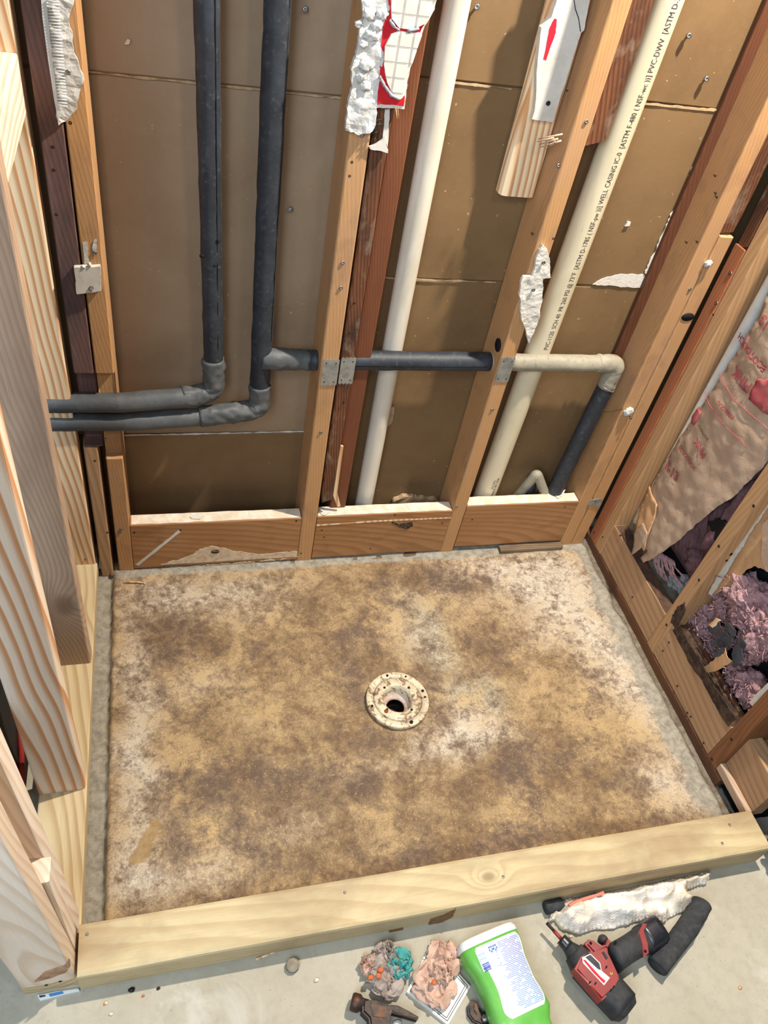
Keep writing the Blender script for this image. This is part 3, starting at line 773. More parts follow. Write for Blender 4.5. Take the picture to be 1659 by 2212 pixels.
# hot and cold: first pipe
p1 = tag(empty('insulated_pipe', (.29, YP, .5)), 'left of two vertical black foam covered pipes, turning left at the bottom', 'pipe', 'foam covered water pipes')
A, B, Cc = V((.270, YP, 1.75)), V((.294, YP, .585)), V((-.16, .012, .552))
tube('foam_sleeve', [A, B + V((0, 0, .045))], .0208, MAT['foam'], p1, segs=24, nz=.0015, nf=30, sub=.02)
tube('foam_sleeve', [V((.255, .030, .553)), V((.10, .012, .551)), Cc], .0222, MAT['foam_dusty'], p1, segs=24, nz=.0016, nf=30, sub=.02)
tube('tape_wrap', arc_pts((.293, YP, .645), (.296, YP - .002, .553), (.225, .028, .553), .035, 12), wr(.0238, .16, 22, 1), MAT['tape'], p1, segs=28, nz=.003, nf=45, sub=.006)
slit(p1, (.272 + .004, YP, 1.70), (.292, YP, .66), .0208, -.5)
for px, py in ((470, 520), (463, 573), (436, 553)):
    q = PX(px, py, y=YP - .018); blob('foam_tear', q, (.005, .003, .004), MAT['slit'], p1, 2, .5, 3, px)
# second pipe with the branch
p2 = tag(empty('insulated_pipe', (.40, YP, .5)), 'right vertical black foam covered pipe with the long branch running right', 'pipe', 'foam covered water pipes')
tube('foam_sleeve', [V((.387, YP, 1.75)), V((.398, YP, .55))], .0225, MAT['foam'], p2, segs=24, nz=.0016, nf=30, seed=4, sub=.02)
tube('foam_sleeve', [V((.275, .030, .496)), V((.12, .012, .499)), V((-.16, .010, .503))], .0215, MAT['foam_dusty'], p2, segs=24, nz=.0018, nf=28, seed=5, sub=.02)
tube('tape_wrap', arc_pts((.398, YP, .575), (.400, YP - .004, .507), (.262, .028, .497), .030, 12), wr(.0242, .16, 25, 3), MAT['tape'], p2, segs=28, nz=.003, nf=45, sub=.006)
tube('tape_wrap', [V((.400, YP, .650)), V((.425, YP - .003, .648)), V((.455, YP, .645)), V((.505, YP, .643))], lambda t, a: .027 - .004 * t + .0016 * N.noise(V((t * 12, math.cos(a) * 2, math.sin(a) * 2))), MAT['tape'], p2, segs=28, nz=.002, nf=50, sub=.006)
tube('foam_sleeve', [V((.500, YP, .643)), V((.566, YP, .642))], .0232, MAT['foam'], p2, segs=24, nz=.001, nf=30, sub=.02)
tube('foam_sleeve', [V((.566, YP, .6435)), V((.930, YP, .643)), V((.944, YP, .643))], .0228, MAT['foam'], p2, segs=24, nz=.001, nf=30, seed=2, sub=.02)
slit(p2, (.60, YP, .644), (.93, YP, .644), .0232, .05)
tube('foam_sleeve', [V((.944, YP, .643)), V((1.27, YP, .640))], .0215, MAT['foam_clay'], p2, segs=24, nz=.0016, nf=30, seed=3, sub=.02)
tube('elbow_wrap', arc_pts((1.235, YP, .641), (1.293, YP, .640), (1.288, YP, .57), .02, 8), wr(.0232, .08, 12, 5), MAT['foam_clay'], p2, segs=26, nz=.0012, nf=40, sub=.006)
tube('foam_sleeve', [V((1.290, YP, .600)), V((1.262, YP, .0))], .0225, MAT['foam'], p2, segs=24, nz=.0014, nf=30, seed=8, sub=.02)
tube('foam_sleeve', [V((1.300, YP + .02, .600)), V((1.285, YP + .02, .30))], .012, MAT['foam'], p2, segs=16, sub=.03)
for z in (.583, .572):
    tube('wire_tie', [V((1.289 + .0232 * math.cos(a), YP - .0232 * math.sin(a), z - .006 * math.sin(a * 2))) for a in np.linspace(.3, 2.4, 12)], .0011, MAT['galv'], p2, segs=6)
slit(p2, (.388, YP, 1.70), (.397, YP, .70), .0225, -.9)
# small grey stub pipe in the right bay
st = tag(empty('pipe_stub', (1.20, .06, .03)), 'short grey pipe stub behind the right blocking board', 'pipe')
tube('stub_elbow', arc_pts((1.175, .075, .14), PX(1160, 1022, y=.060), PX(1178, 1070, y=.045), .012, 6), .014, MAT['foam_clay'], st, segs=16, sub=.008)
tube('stub_leg', [PX(1150, 1030, y=.075), PX(1138, 1100, y=.08)], .016, MAT['foam'], st, segs=14)

# white plastic drain pipes
def mat_pvc(name, c1, c2):
    t = NT(name); c = t.coord(False); a = t.noise(t.scale(c, (1, 1, .25)), 16, 6, .65, .3)
    col = t.mix(t.ramp(a, [(.45, 0), (.72, .8)]), c1, c2)
    d = t.noise(t.scale(c, (1.4, 1.4, .18)), 60, 5, .7)
    col = t.mix(t.ramp(d, [(.66, 0), (.72, .55)]), col, rgb(120, 112, 92))
    t.color(col); t.rough(.4); t.b.inputs['Specular IOR Level'].default_value = .4
    return t.m
MAT['pvc1'] = mat_pvc('pvc_white', rgb(208, 200, 184), rgb(184, 172, 150))
MAT['pvc2'] = mat_pvc('pvc_cream', rgb(208, 196, 166), rgb(188, 174, 142))
MAT['ink'] = plain('pipe_print_ink', rgb(46, 40, 44), .6)
tag(tube('plastic_pipe', [(.699, .080, 1.75), (.713, .080, .0)], .0238, MAT['pvc1'], None, segs=28, sub=.1), 'thinner plain white plastic pipe between the red stud and the bored stud', 'pipe', 'white plastic drain pipes')
pa, pb_ = V((1.098, .0735, 1.75)), V((1.066, .0735, .0)); RP = .0305
pv = tag(tube('plastic_pipe', [pa, pb_], RP, MAT['pvc2'], None, segs=36, sub=.1), 'thick cream plastic pipe with black printed lettering in the right bay', 'pipe', 'white plastic drain pipes')
ax = (pa - pb_).normalized()
def pipe_text(s, z0, size, ang, spacing=1.0, par=pv, k=1.0):
    a0 = pb_ + ax * (z0 / ax.z)
    def fn(co):
        th = ang - co.y / RP            # text runs up the pipe, letters' tops towards the left
        c = a0 + ax * co.x * k
        d = V((math.sin(th), -math.cos(th), 0))
        return c + d * (RP + .0004)
    return text_mesh('printed_lettering', s, size, MAT['ink'], par, fn, spacing=spacing, sub=.006)
z = PX(1180, 755, y=.045).z; z9 = PX(1462, 8, y=.045).z
TXT = 'PVC-1120  SCH 40  PR 260 PSI @ 73°F  [ASTM D-1785 ( NSF-pw ))] WELL CASING IC-0  [ASTM F-480 ( NSF-wc ))] PVC-DWV  [ASTM D'
probe = pipe_text(TXT, z, .0165, .25); ln = max(v.co.z for v in probe.data.vertices) - z
bpy.data.objects.remove(probe)
pipe_text(TXT + '-2665', z, .0165, .25, k=(z9 - z) / ln)
pipe_text('MADE IN USA', .185, .0115, .35); pipe_text('BLU-SEAL', .215, .008, .02)

# ================================================================== LEFT HALF WALL, CURB, DRAIN
XI = -0.005
GL = 'new pine studs of the left wall'
sp = tag(beam('sill_plate', (-.094, -.001), (-.965, .060), (0, .038), 'y', MAT['pine_sill'], n=20, bev=.003), 'yellowish sill plate under the new pine studs along the left edge', 'plate')
for px, py in ((100, 2128), (130, 2120), (95, 2110)): fastener(sp, PX(px, py, y=-.9655), (0, -1, 0), r=.003, mat='screw_dark', name='nail', out=.0008)
LEAN = .030
def lean(xr):
    d = LEAN * (ZT - .04) / 2; return (xr[0] - d, xr[1] - d)
def lstud(y0, mat, label, z1=ZT, ln=False):
    xr = (XI - .089, XI)
    return tag(beam('wall_stud', lean(xr) if ln else xr, (y0, y0 + .038), (.0385, z1), 'z', MAT[mat], n=14, bev=.0035, tilt=Matrix.Rotation(-LEAN, 4, 'Y') if ln else None), label, 'stud', GL)
sA = lstud(0.0, 'pine_new', 'farthest new pine stud on the sill plate, with bold grain')
fastener(sA, PX(185, 1208, y=-.0005), (0, -1, 0), r=.0035); fastener(sA, PX(35, 295, y=-.0005), (0, -1, 0), r=.0045)
lstud(-.306, 'pine_grey', 'second new pine stud from the back, greyish with a dark knot')
lstud(-.614, 'pine_new2', 'third new pine stud from the back, ending beside the black gap')
lstud(-.889, 'pine_white', 'inner pine stud of the built-up post at the curb', ln=True)
d2 = lstud(-.965, 'pine_white2', 'front pine stud of the built-up post at the curb, chipped at its foot', ln=True)
MAT['chipwood'] = plain('chipped_wood', rgb(176, 138, 108), .85, 0, rgb(120, 86, 62), 60, .8, .5)
plate('chipped_foot', ypoly([(75, 2120), (95, 2100), (140, 2085), (150, 2070), (152, 2085), (140, 2100), (110, 2112)], -.9655), yframe(-.9652), .0016, MAT['chipwood'], d2, .006, .002, 2)
z2 = PX(109, 1890, x=XI).z
tag(beam('spacer_block', (XI - .089, XI - .001), (-.9265, -.8895), (.0385, z2), 'z', MAT['pine_white'], n=6), 'lower spacer block with end grain between the two post studs', 'block', 'spacer blocks of the built-up post')
z1 = PX(80, 1888, x=XI - .03).z
tag(beam('spacer_block', (XI - .117 - .030, XI - .030 - .030), (-.9265, -.8895), (max(z1, z2 + .03), ZT), 'z', MAT['pine_white2'], n=8, tilt=Matrix.Rotation(-LEAN, 4, 'Y')), 'upper spacer block set back between the two post studs', 'block', 'spacer blocks of the built-up post')
tag(beam('cross_block', (XI - .040, XI - .001), (-.267, -.001), (1.140, 1.228), 'y', MAT['pine_white'], n=6), 'horizontal pine block between two studs at the top left', 'block')
# black tool bag standing in the dark beyond the half wall
MAT['bag'] = plain('bag_black_fabric', rgb(20, 21, 24), .75, 0, rgb(34, 36, 40), 40, .6, .4, 200)
bag = empty('tool_bag', (-.36, -.48, 0)); tag(bag, 'black tool bag in the dark gap behind the left pine studs', 'bag')
bm = beam_bm(.44, .70, .46, .05, 8, .01, 77)
bmobj('bag_body', bm, MAT['bag'], bag, smooth=True, basis=Matrix.Translation((-.345, -.43, .235)))
o = PX(45, 1620, x=-.118)
MAT['strap'] = plain('bag_red_strap', rgb(140, 40, 30), .8)
tube('red_strap', [V((-.122, o.y + .06, o.z + .03)), V((-.117, o.y, o.z)), V((-.120, o.y - .05, o.z - .05))], .006, MAT['strap'], bag, segs=8)
# curb
cb = tag(beam('curb', (.0005, 1.432), (-.976, -.887), (.0005, .0765), 'x', MAT['curb'], n=40, bev=.007, wob=.001), 'long pale treated wood curb along the front of the shower floor', 'curb')
for px, py in ((1087, 1894), (745, 1928), (1576, 1782), (1560, 1822), (188, 2018)): fastener(cb, PX(px, py, z=.0765), (0, 0, 1), r=.003, mat='screw', name='nail', out=.001)
MAT['curbchip'] = plain('curb_bark_chip', rgb(116, 88, 60), .9, 0, rgb(150, 122, 86), 90, .7, .6, 150)
for L in ([(930, 1985), (960, 1975), (985, 1962), (978, 1980), (950, 1995), (925, 1998)], [(840, 2010), (870, 2003), (870, 2010), (842, 2016)]):
    plate('bark_chip', ypoly(L, -.9765), yframe(-.9757), .0015, MAT['curbchip'], cb, .005, .0015, L[0][0])

# drain
dr = empty('floor_drain', (DR.x, DR.y, -.01)); tag(dr, 'round pale clamping drain flange in the middle of the shower floor', 'drain')
def mat_drain():
    t = NT('drain_stained_plastic'); c = t.coord(False)
    a = t.noise(c, 60, 7, .7, .6); b = t.noise(c, 25, 5, .6)
    col = t.mix(t.ramp(b, [(.4, 0), (.65, 1)]), rgb(208, 196, 168), rgb(184, 168, 142))
    col = t.mix(t.ramp(a, [(.51, 0), (.60, .9)]), col, rgb(112, 78, 46))
    col = t.mix(t.ramp(t.noise(c, 160, 4, .6), [(.62, 0), (.68, .7)]), col, rgb(76, 56, 40))
    t.color(col); t.rough(.4); t.bump(a, .3, .002); return t.m
MAT['drain'] = mat_drain()
MAT['drain_in'] = plain('drain_inner', rgb(196, 178, 166), .45, 0, rgb(150, 104, 72), 50, .7)
MAT['drain_hole'] = plain('drain_hole_dark', rgb(26, 20, 16), .8)
BD = Matrix.Translation((DR.x, DR.y, .001))
lathe('clamp_ring', [(.0605, .003), (.0615, .0058), (.0765, .0058), (.078, .0045), (.0785, -.006), (.060, -.006), (.0605, .004)], MAT['drain'], dr, 56, BD)
lathe('drain_body', [(.0595, -.004), (.0595, .005), (.057, .0078), (.040, .0072), (.0365, .006), (.035, -.012), (.034, -.022), (.027, -.030), (.0235, -.032), (.0225, -.036), (.0225, -.070), (0, -.070)], MAT['drain'], dr, 56, BD)
lathe('pipe_throat', [(.0218, -.034), (.0222, -.0335), (.0222, -.069), (0, -.069)], MAT['drain_hole'], dr, 40, BD)
lathe('throat_rim', [(.0337, -.0215), (.027, -.0292), (.0232, -.0312), (.0228, -.0355)], MAT['drain_in'], dr, 40, BD)
for k in range(4):
    a = math.radians(38 + 90 * k)
    lathe('bolt_hole', [(0, .0082), (.0032, .0082), (.0034, .004), (0, .004)], MAT['drain_hole'], dr, 12, BD @ Matrix.Translation((.0435 * math.cos(a), .0435 * math.sin(a), 0)))
for a, r in ((-75, .0045), (12, .0035), (-3, .0025), (100, .003), (190, .003), (60, .0022)):
    a = math.radians(a)
    lathe('bolt_hole', [(0, .0082), (r, .0082), (r, .004), (0, .004)], MAT['drain_hole'], dr, 12, BD @ Matrix.Translation((.069 * math.cos(a), .069 * math.sin(a), 0)))
lathe('rust_spot', [(0, .0084), (.0055, .0082), (.0055, .005), (0, .005)], plain('rust', rgb(140, 70, 30), .8, 0, rgb(90, 50, 30), 200, .6), dr, 12, BD @ Matrix.Translation((-.037, -.031, 0)))

# ================================================================== RIGHT WALL
XR = 1.44
MAT['backing'] = plain('black_backing', rgb(22, 24, 28), .9, 0, rgb(40, 42, 46), 30, .5, .3)  # backing added so ambient light does not come through the right wall
tag(mobj('wall_right', [(1.565, .12, -.05), (1.565, -1.6, -.05), (1.565, -1.6, 1.9), (1.565, .12, 1.9), (1.585, .12, -.05), (1.585, -1.6, -.05), (1.585, -1.6, 1.9), (1.585, .12, 1.9)],
     [(0, 1, 2, 3), (7, 6, 5, 4), (0, 4, 5, 1), (3, 2, 6, 7), (0, 3, 7, 4), (1, 5, 6, 2)], MAT['backing']), 'black felt sheet added behind the right wall studs against ambient light', kind='structure')
GR = 'studs of the opened right wall'; GRB = 'blocking boards at the foot of the right wall'
tag(beam('bottom_plate', (XR, 1.53), (-.79, .055), (-.030, .0205), 'y', MAT['plate_r'], n=30, bev=.004, wob=.0012), 'dark bottom plate along the foot of the right wall', 'plate')
def rstud(yr, z0, z1, mat, label, rag=(0, 0), x0=XR, wob=.0008):
    return tag(beam('wall_stud', (x0, 1.530), yr, (z0, z1), 'z', MAT[mat], n=16, ragged=rag, bev=.003, wob=wob), label, 'stud', GR)
rs = rstud((-.020, .022), .0215, .985, 'stud_red2', 'reddish stud of the right wall beside the corner gap', (0, .01))
rstud((-.016, .018), .992, ZT, 'stud_rot', 'rotten dark stud stub above the reddish corner stud', (.03, 0), wob=.003, x0=XR + .004)
ls = rstud((-.060, -.0215), .0215, ZT, 'stud_pale', 'pale stud of the right wall left of the paper faced insulation')
for px, py in ((1548, 655), (1578, 590)): fastener(ls, PX(px, py, x=XR - .0005), (-1, 0, .1), r=.005)
for px, py in ((1541, 680), (1284, 1150)): fastener(ls, PX(px, py, x=XR + .0004), (-1, 0, 0), r=.003, mat='screw_dark', name='nail', out=.0006)
m2 = rstud((-.424, -.3855), .0215, ZT, 'stud_pale', 'stud of the right wall with a charred stain near its foot')
for px, py in ((1440, 1350), (1628, 1093), (1553, 1180), (1510, 1253)): fastener(m2, PX(px, py, x=XR - .0003), (-1, 0, 0), r=.004, mat='screw_dark', name='nail', out=.0008)
MAT['char'] = plain('char_stain', rgb(48, 38, 34), .9, 0, rgb(96, 72, 54), 60, .8, .3, 120)
plate('charred_stain', xpoly([(1448, 1345), (1462, 1310), (1480, 1300), (1482, 1318), (1468, 1345), (1455, 1352)], XR - .0006), xframe(XR + .0006), .0014, MAT['char'], m2, .006, .003, 4)
m3 = rstud((-.762, -.7235), .0215, ZT, 'plate_r2', 'brown stud at the near end of the right wall')
for px, py in ((1580, 1597), (1538, 1640)): fastener(m3, PX(px, py, x=XR - .0003), (-1, 0, 0), r=.004, mat='screw_dark', name='nail', out=.0008)
def rblock(yr, zr, label, mat='block_r', x0=XR + .001, th=.038):
    return tag(beam('blocking_board', (x0, x0 + th), yr, zr, 'y', MAT[mat], n=18, bev=.003, wob=.001), label, 'board', GRB)
q1 = rblock((-.385, -.0605), (.0215, .146), 'right wall blocking board with cathedral grain, nearest the corner')
q2 = rblock((-.723, -.4245), (.0215, .150), 'right wall blocking board with a long black stain along its top')
plate('black_stain', xpoly([(1452, 1362), (1465, 1345), (1482, 1380), (1510, 1425), (1530, 1465), (1560, 1510), (1588, 1552), (1572, 1570), (1555, 1545), (1535, 1510), (1515, 1470), (1495, 1445), (1478, 1412)], XR - .001), xframe(XR + .0012), .0012, MAT['char'], q2, .008, .002, 6)
MAT['damp'] = plain('damp_dark_wood', rgb(92, 68, 54), .8, 0, rgb(54, 42, 38), 30, .8, .3, 90)
for b_, yr_, zt_, m_ in ((q1, (-.383, -.062), .1462, 'damp'), (q2, (-.721, -.426), .1502, 'char')):
    plate('damp_top', [(XR + .003, yr_[0]), (XR + .037, yr_[0]), (XR + .037, yr_[1]), (XR + .003, yr_[1])], zframe(zt_ - .0006), .0014, MAT[m_], b_, .02, .001, 3)
tag(beam('damp_strip', (XR + .040, XR + .052), (-.723, -.4245), (.0215, .158), 'y', MAT['stud_rot'], n=20, wob=.0015), 'dark split strip behind the stained blocking board', 'strip')
for px, py in ((1445, 1388), (1432, 1406), (1463, 1482), (1485, 1540), (1492, 1548), (1520, 1605)): fastener(q2, PX(px, py, x=XR), (-1, 0, 0), r=.003, mat='screw_dark', name='nail', out=.0008)
for px, py in ((1302, 1160), (1340, 1157), (1366, 1290)): fastener(q1, PX(px, py, x=XR), (-1, 0, 0), r=.003, mat='screw_dark', name='nail', out=.0008)
q3 = rblock((-.884, -.763), (.030, .165), 'short weathered blocking board beside the curb end', 'block_r', XR + .016)
tag(beam('edge_strip', (XR, XR + .015), (-.884, -.763), (.026, .052), 'y', MAT['pine_grey'], n=8), 'narrow pale wood strip at the foot of the short blocking board', 'strip')
tag(beam('stained_plank', (XR + .056, 1.56), (-.93, -.763), (.10, .150), 'y', MAT['stud_rot2'], n=10, wob=.002), 'stained plank behind the short blocking board', 'plank')
# ---- insulation batt with its printed kraft facing in the first bay
def mat_kraft(name, c1, c2, c3):
    t = NT(name); c = t.coord(False)
    a = t.noise(c, 9, 6, .6, .6); b = t.noise(t.scale(c, (1, 1, 1)), 28, 5, .6, 1.0)
    col = t.mix(t.ramp(a, [(.4, 0), (.65, 1)]), c1, c2)
    col = t.mix(t.ramp(b, [(.55, 0), (.68, .5)]), col, c3)
    t.color(col); t.rough(.6); t.bump(t.math('ADD', a, b), .3, .004); return t.m
MAT['kraft'] = mat_kraft('kraft_facing', rgb(176, 150, 128), rgb(162, 136, 114), rgb(188, 168, 150))
MAT['kraft_bright'] = mat_kraft('kraft_flap', rgb(196, 154, 112), rgb(178, 136, 96), rgb(206, 172, 136))
MAT['pinkred'] = plain('kraft_red_print', rgb(164, 72, 78), .8, 0, rgb(158, 108, 98), 70, .7)
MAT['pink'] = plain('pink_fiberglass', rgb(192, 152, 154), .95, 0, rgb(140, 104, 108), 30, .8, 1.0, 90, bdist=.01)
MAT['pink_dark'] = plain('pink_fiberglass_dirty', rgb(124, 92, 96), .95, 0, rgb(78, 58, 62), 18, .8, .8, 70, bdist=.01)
batt = tag(empty('insulation_batt', (1.50, -.22, .15)), 'paper faced pink insulation batt with red print in the right wall', 'insulation')
def kx(y, z):
    """bulge of the facing"""
    u = (y + .38) / .33
    return XR + .020 - .030 * math.sin(math.pi * min(1, max(0, u))) + .005 * N.fractal(V((y * 9, z * 9, 3)), 1, 2, 3) + .003 * N.noise(V((y * 40, z * 30, 1)))
def kraft(name, pxl, mat, off=0.0, thick=.0012, seed=3, fx=kx, par=batt, amp=.002, head=(), tail=()):
    poly = list(head) + xpoly(pxl, XR - .005) + list(tail)
    pts = jag(poly, .008, amp, seed); bm = bmesh.new()
    vv = [bm.verts.new((p.x, p.y, 0)) for p in pts]
    es = [bm.edges.new((vv[i], vv[(i + 1) % len(vv)])) for i in range(len(vv))]
    bmesh.ops.triangle_fill(bm, use_beauty=True, use_dissolve=False, edges=es)
    for _ in range(6):
        le = [e for e in bm.edges if e.calc_length() > .016 and not e.is_boundary]
        if not le: break
        bmesh.ops.subdivide_edges(bm, edges=le, cuts=1); bmesh.ops.triangulate(bm, faces=bm.faces)
    r = bmesh.ops.extrude_face_region(bm, geom=list(bm.faces))
    for g in r['geom']:
        if isinstance(g, bmesh.types.BMVert): g.co.z = 1
    for v in bm.verts:
        y, z, k = v.co
        v.co = (fx(y, z) + off + (thick if k == 0 else 0), y, z)
    return recenter(bmobj(name, bm, mat, par, smooth=True))
kraft('kraft_facing', [(1640, 690), (1580, 775), (1530, 850), (1470, 935), (1425, 1005), (1395, 1065), (1382, 1110), (1378, 1160), (1388, 1182), (1402, 1190), (1385, 1205), (1390, 1216), (1415, 1205), (1432, 1192), (1460, 1170), (1490, 1140), (1530, 1105), (1575, 1070), (1620, 1020), (1659, 975)], MAT['kraft'], head=((-.105, 1.60), (-.095, 1.10)), tail=((-.374, .85), (-.376, 1.60)))
kraft('kraft_fold', [(1379, 1110), (1400, 1050), (1425, 1090), (1420, 1125), (1405, 1165), (1398, 1190), (1379, 1165)], MAT['kraft_bright'], -.006, seed=5)
kraft('torn_flap', [(1378, 1150), (1398, 1130), (1410, 1150), (1400, 1178), (1385, 1190), (1372, 1200), (1378, 1175)], MAT['kraft'], -.010, seed=8)
def ktext(s, p0, p1, size, name='red_lettering', mat='pinkred'):
    a = PX(*p0, x=XR - .005); b = PX(*p1, x=XR - .005)
    U = (b - a).normalized(); Up = V((-1, 0, 0)).cross(U)
    def fn(co):
        q = a + U * co.x + Up * co.y
        return V((kx(q.y, q.z) - .0030, q.y, q.z))
    return text_mesh(name, s, size, MAT[mat], batt, fn, sub=.006, bold=size * .035 if mat == 'pinkred' else 0)
def kline(pxl, w=.0009):
    pts = []
    for a_, b_ in pxl:
        q = PX(a_, b_, x=XR - .005); pts.append(V((kx(q.y, q.z) - .0022, q.y, q.z)))
    return tube('red_line', pts, w, MAT['pinkred'], batt, segs=5)
ktext('R-13', (1434, 1010), (1474, 1052), .036)
ktext('ECOTOUCH', (1466, 968), (1508, 1020), .0165)
ktext('PINK', (1632, 832), (1590, 786), .034)
ktext('FIBERGLAS', (1620, 845), (1575, 800), .0095, mat='ink')
ktext('ECOTOUCH', (1660, 796), (1612, 732), .022)
ktext('PINK', (1532, 982), (1496, 922), .026)
ktext('ECOTOUCH', (1535, 948), (1503, 905), .010, mat='ink')
ktext('FIBERGLAS', (1592, 900), (1548, 856), .0145)
ktext('R-13', (1690, 720), (1650, 668), .034)
kline([(1521, 847), (1530, 870), (1550, 893), (1575, 925), (1600, 950), (1608, 968)])
kline([(1553, 805), (1565, 828), (1590, 862), (1620, 892), (1645, 920), (1650, 930)])
kline([(1622, 728), (1612, 748), (1625, 775), (1659, 798)])
kraft('red_panel', [(1640, 818), (1665, 822), (1680, 870), (1672, 900), (1650, 895), (1636, 880), (1620, 862), (1630, 840)], MAT['pinkred'], -.0028, seed=9)
kraft('red_panel', [(1490, 900), (1505, 880), (1513, 890), (1508, 905), (1498, 920), (1490, 912)], MAT['pinkred'], -.0028, seed=10)
# pink wool body behind
def wool(name, c, r, mat, par, seed, sub=4, amp=.5, freq=2.6):
    o = blob(name, c, r, mat, par, sub, amp, freq, seed); return o
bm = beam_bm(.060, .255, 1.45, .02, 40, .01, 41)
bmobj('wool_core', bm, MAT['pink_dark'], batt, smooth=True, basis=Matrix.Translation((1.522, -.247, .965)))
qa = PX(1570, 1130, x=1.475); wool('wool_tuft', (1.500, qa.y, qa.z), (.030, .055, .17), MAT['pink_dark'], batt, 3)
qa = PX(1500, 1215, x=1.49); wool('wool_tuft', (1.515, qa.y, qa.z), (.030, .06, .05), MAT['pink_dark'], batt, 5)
qa = PX(1420, 1215, x=1.475)
for k in range(18):
    k *= .5
    a0 = PX(1412 + 5 * k, 1185 + 3 * k, x=1.468); a1 = PX(1422 + 7 * k, 1240 + 6 * (k % 4) + (k * 37 % 9), x=1.475)
    tube('wool_fibre', [a0, a0.lerp(a1, .5) + V((-.008, .004 * (k % 3 - 1), 0)), a1], lambda t, a: .0022 * (1 - .5 * t), MAT['pink'], batt, segs=6, nz=.002, nf=120, sub=.006)
# ragged black opening torn in the wool
plate('torn_opening', xpoly([(1528, 1130), (1545, 1120), (1562, 1122), (1575, 1150), (1580, 1190), (1560, 1215), (1548, 1190), (1540, 1160)], 1.462), xframe(1.470), .006, MAT['dark'], batt, .006, .004, 12)
# white pipe in the same bay
wp0 = PX(1632, 620, x=1.485); wp1 = PX(1425, 950, x=1.485)
yw = (wp0.y + wp1.y) / 2
tag(tube('plastic_pipe', [(1.487, -.092, 1.75), (1.487, -.088, .19)], .0165, MAT['pvc_w'], None, segs=20, sub=.1), 'slim white pipe between the pale stud and the insulation paper', 'pipe')
# grey drywall offcut and rubble at the foot of the bay
MAT['rub'] = plain('rubble_grey', rgb(150, 152, 156), .9, 0, rgb(108, 106, 104), 50, .7, .4)
MAT['mortar'] = plain('spilled_mortar', rgb(140, 132, 116), .9, 0, rgb(96, 84, 70), 40, .7, .5)
mt = tag(empty('mortar_bed', (1.51, -.22, .02)), 'rough grey mortar spilled behind the right blocking board', 'mortar')
bm = beam_bm(.066, .31, .10, .010, 8, .006, 91); bmobj('mortar_lump', bm, MAT['mortar'], mt, basis=Matrix.Translation((1.515, -.222, .071)))
tag(plate('drywall_offcut', xpoly([(1337, 1082), (1382, 1077), (1386, 1102), (1348, 1110)], 1.497), xframe(1.500), .012, MAT['rub'], None, .006, .0008, 2), 'grey drywall offcut standing in the corner behind the batt', 'offcut')
GRU = 'rubble chips behind the right blocking boards'
rl = ['grey rubble chip']
spots = [(1452, 1250, .013), (1466, 1258, .016), (1478, 1250, .014), (1470, 1272, .012), (1490, 1262, .014), (1458, 1268, .010), (1448, 1262, .009), (1483, 1276, .009), (1366, 1115, .011), (1374, 1128, .010), (1362, 1126, .008)]
for k, (px, py, r) in enumerate(spots):
    q = PX(px, py, x=1.498); w = 'below the torn batt' if k < 8 else 'under the drywall offcut'
    tag(blob('rubble_chip', (1.500, q.y, max(q.z, .121 + r * .7)), (r, r * (1.0 + .5 * (k % 2)), r * .8), MAT['rub'], None, 2, .5, 2.2, k * 3 + 1, smooth=False), 'grey angular rubble chip in the pile ' + w, 'rubble', GRU + ' ' + w)
# ---- second bay: torn pink wool, scraps, paper flap
cl = [((1590, 1300), (.05, .075, .05), 7, 0), ((1630, 1370), (.045, .05, .06), 8, 0), ((1600, 1395), (.035, .030, .05), 9, 0), ((1500, 1345), (.028, .035, .05), 10, 0),
      ((1522, 1398), (.022, .022, .06), 11, 0), ((1545, 1310), (.03, .05, .03), 14, 0), ((1600, 1497), (.035, .05, .032), 12, 1), ((1570, 1470), (.03, .035, .03), 13, 1)]
q = PX(1590, 1360, x=1.475); ra = tag(empty('insulation_clump', (1.51, q.y, q.z - .05)), 'large torn pink insulation mass with dark scraps beside the charred stud', 'insulation', 'torn pink insulation masses')
q = PX(1590, 1485, x=1.475); rb = tag(empty('insulation_clump', (1.51, q.y, q.z - .04)), 'small pink insulation clump just above the near brown stud', 'insulation', 'torn pink insulation masses')
for (px, py), r, sd, wh in cl:
    q = PX(px, py, x=1.475); root = (ra, rb)[wh]
    bm = bmesh.new(); bmesh.ops.create_icosphere(bm, subdivisions=5, radius=1.0)
    for v in bm.verts:
        d_ = v.co.normalized()
        f_ = N.fractal(d_ * 1.9 + V((sd * 3.1, sd, 0)), .9, 2.1, 3); g_ = 1 - 2 * abs(N.noise(d_ * 5.5 + V((sd, 2, 1)))); h_ = N.fractal(d_ * 13 + V((0, sd, 0)), .7, 2, 3)
        s_ = 1 + .45 * f_ + .22 * g_ + .14 * h_
        v.co = V((1.512 + d_.x * r[0] * .8 * s_, q.y + d_.y * r[1] * s_, q.z + d_.z * r[2] * s_))
    recenter(bmobj('wool_mass', bm, MAT['pink'], root, smooth=True))
    rnd = random.Random(sd)
    for k in range(26):
        a = rnd.uniform(0, 6.28); c0 = V((1.503 - r[0] * .55, q.y + r[1] * 1.0 * math.cos(a) * rnd.random() ** .5, q.z + r[2] * 1.0 * math.sin(a) * rnd.random() ** .5))
        c1 = c0 + V((rnd.uniform(-.012, .002), rnd.uniform(-.022, .022), rnd.uniform(-.022, .018)))
        w_ = rnd.uniform(.0012, .0032)
        tube('wool_fibre', [c0, c0.lerp(c1, .5) + V((-.006, rnd.uniform(-.008, .008), .005)), c1], lambda t, a_, w_=w_: w_ * (1 - .6 * t), MAT['pink'], root, segs=5, nz=.0015, nf=160, sub=.008)
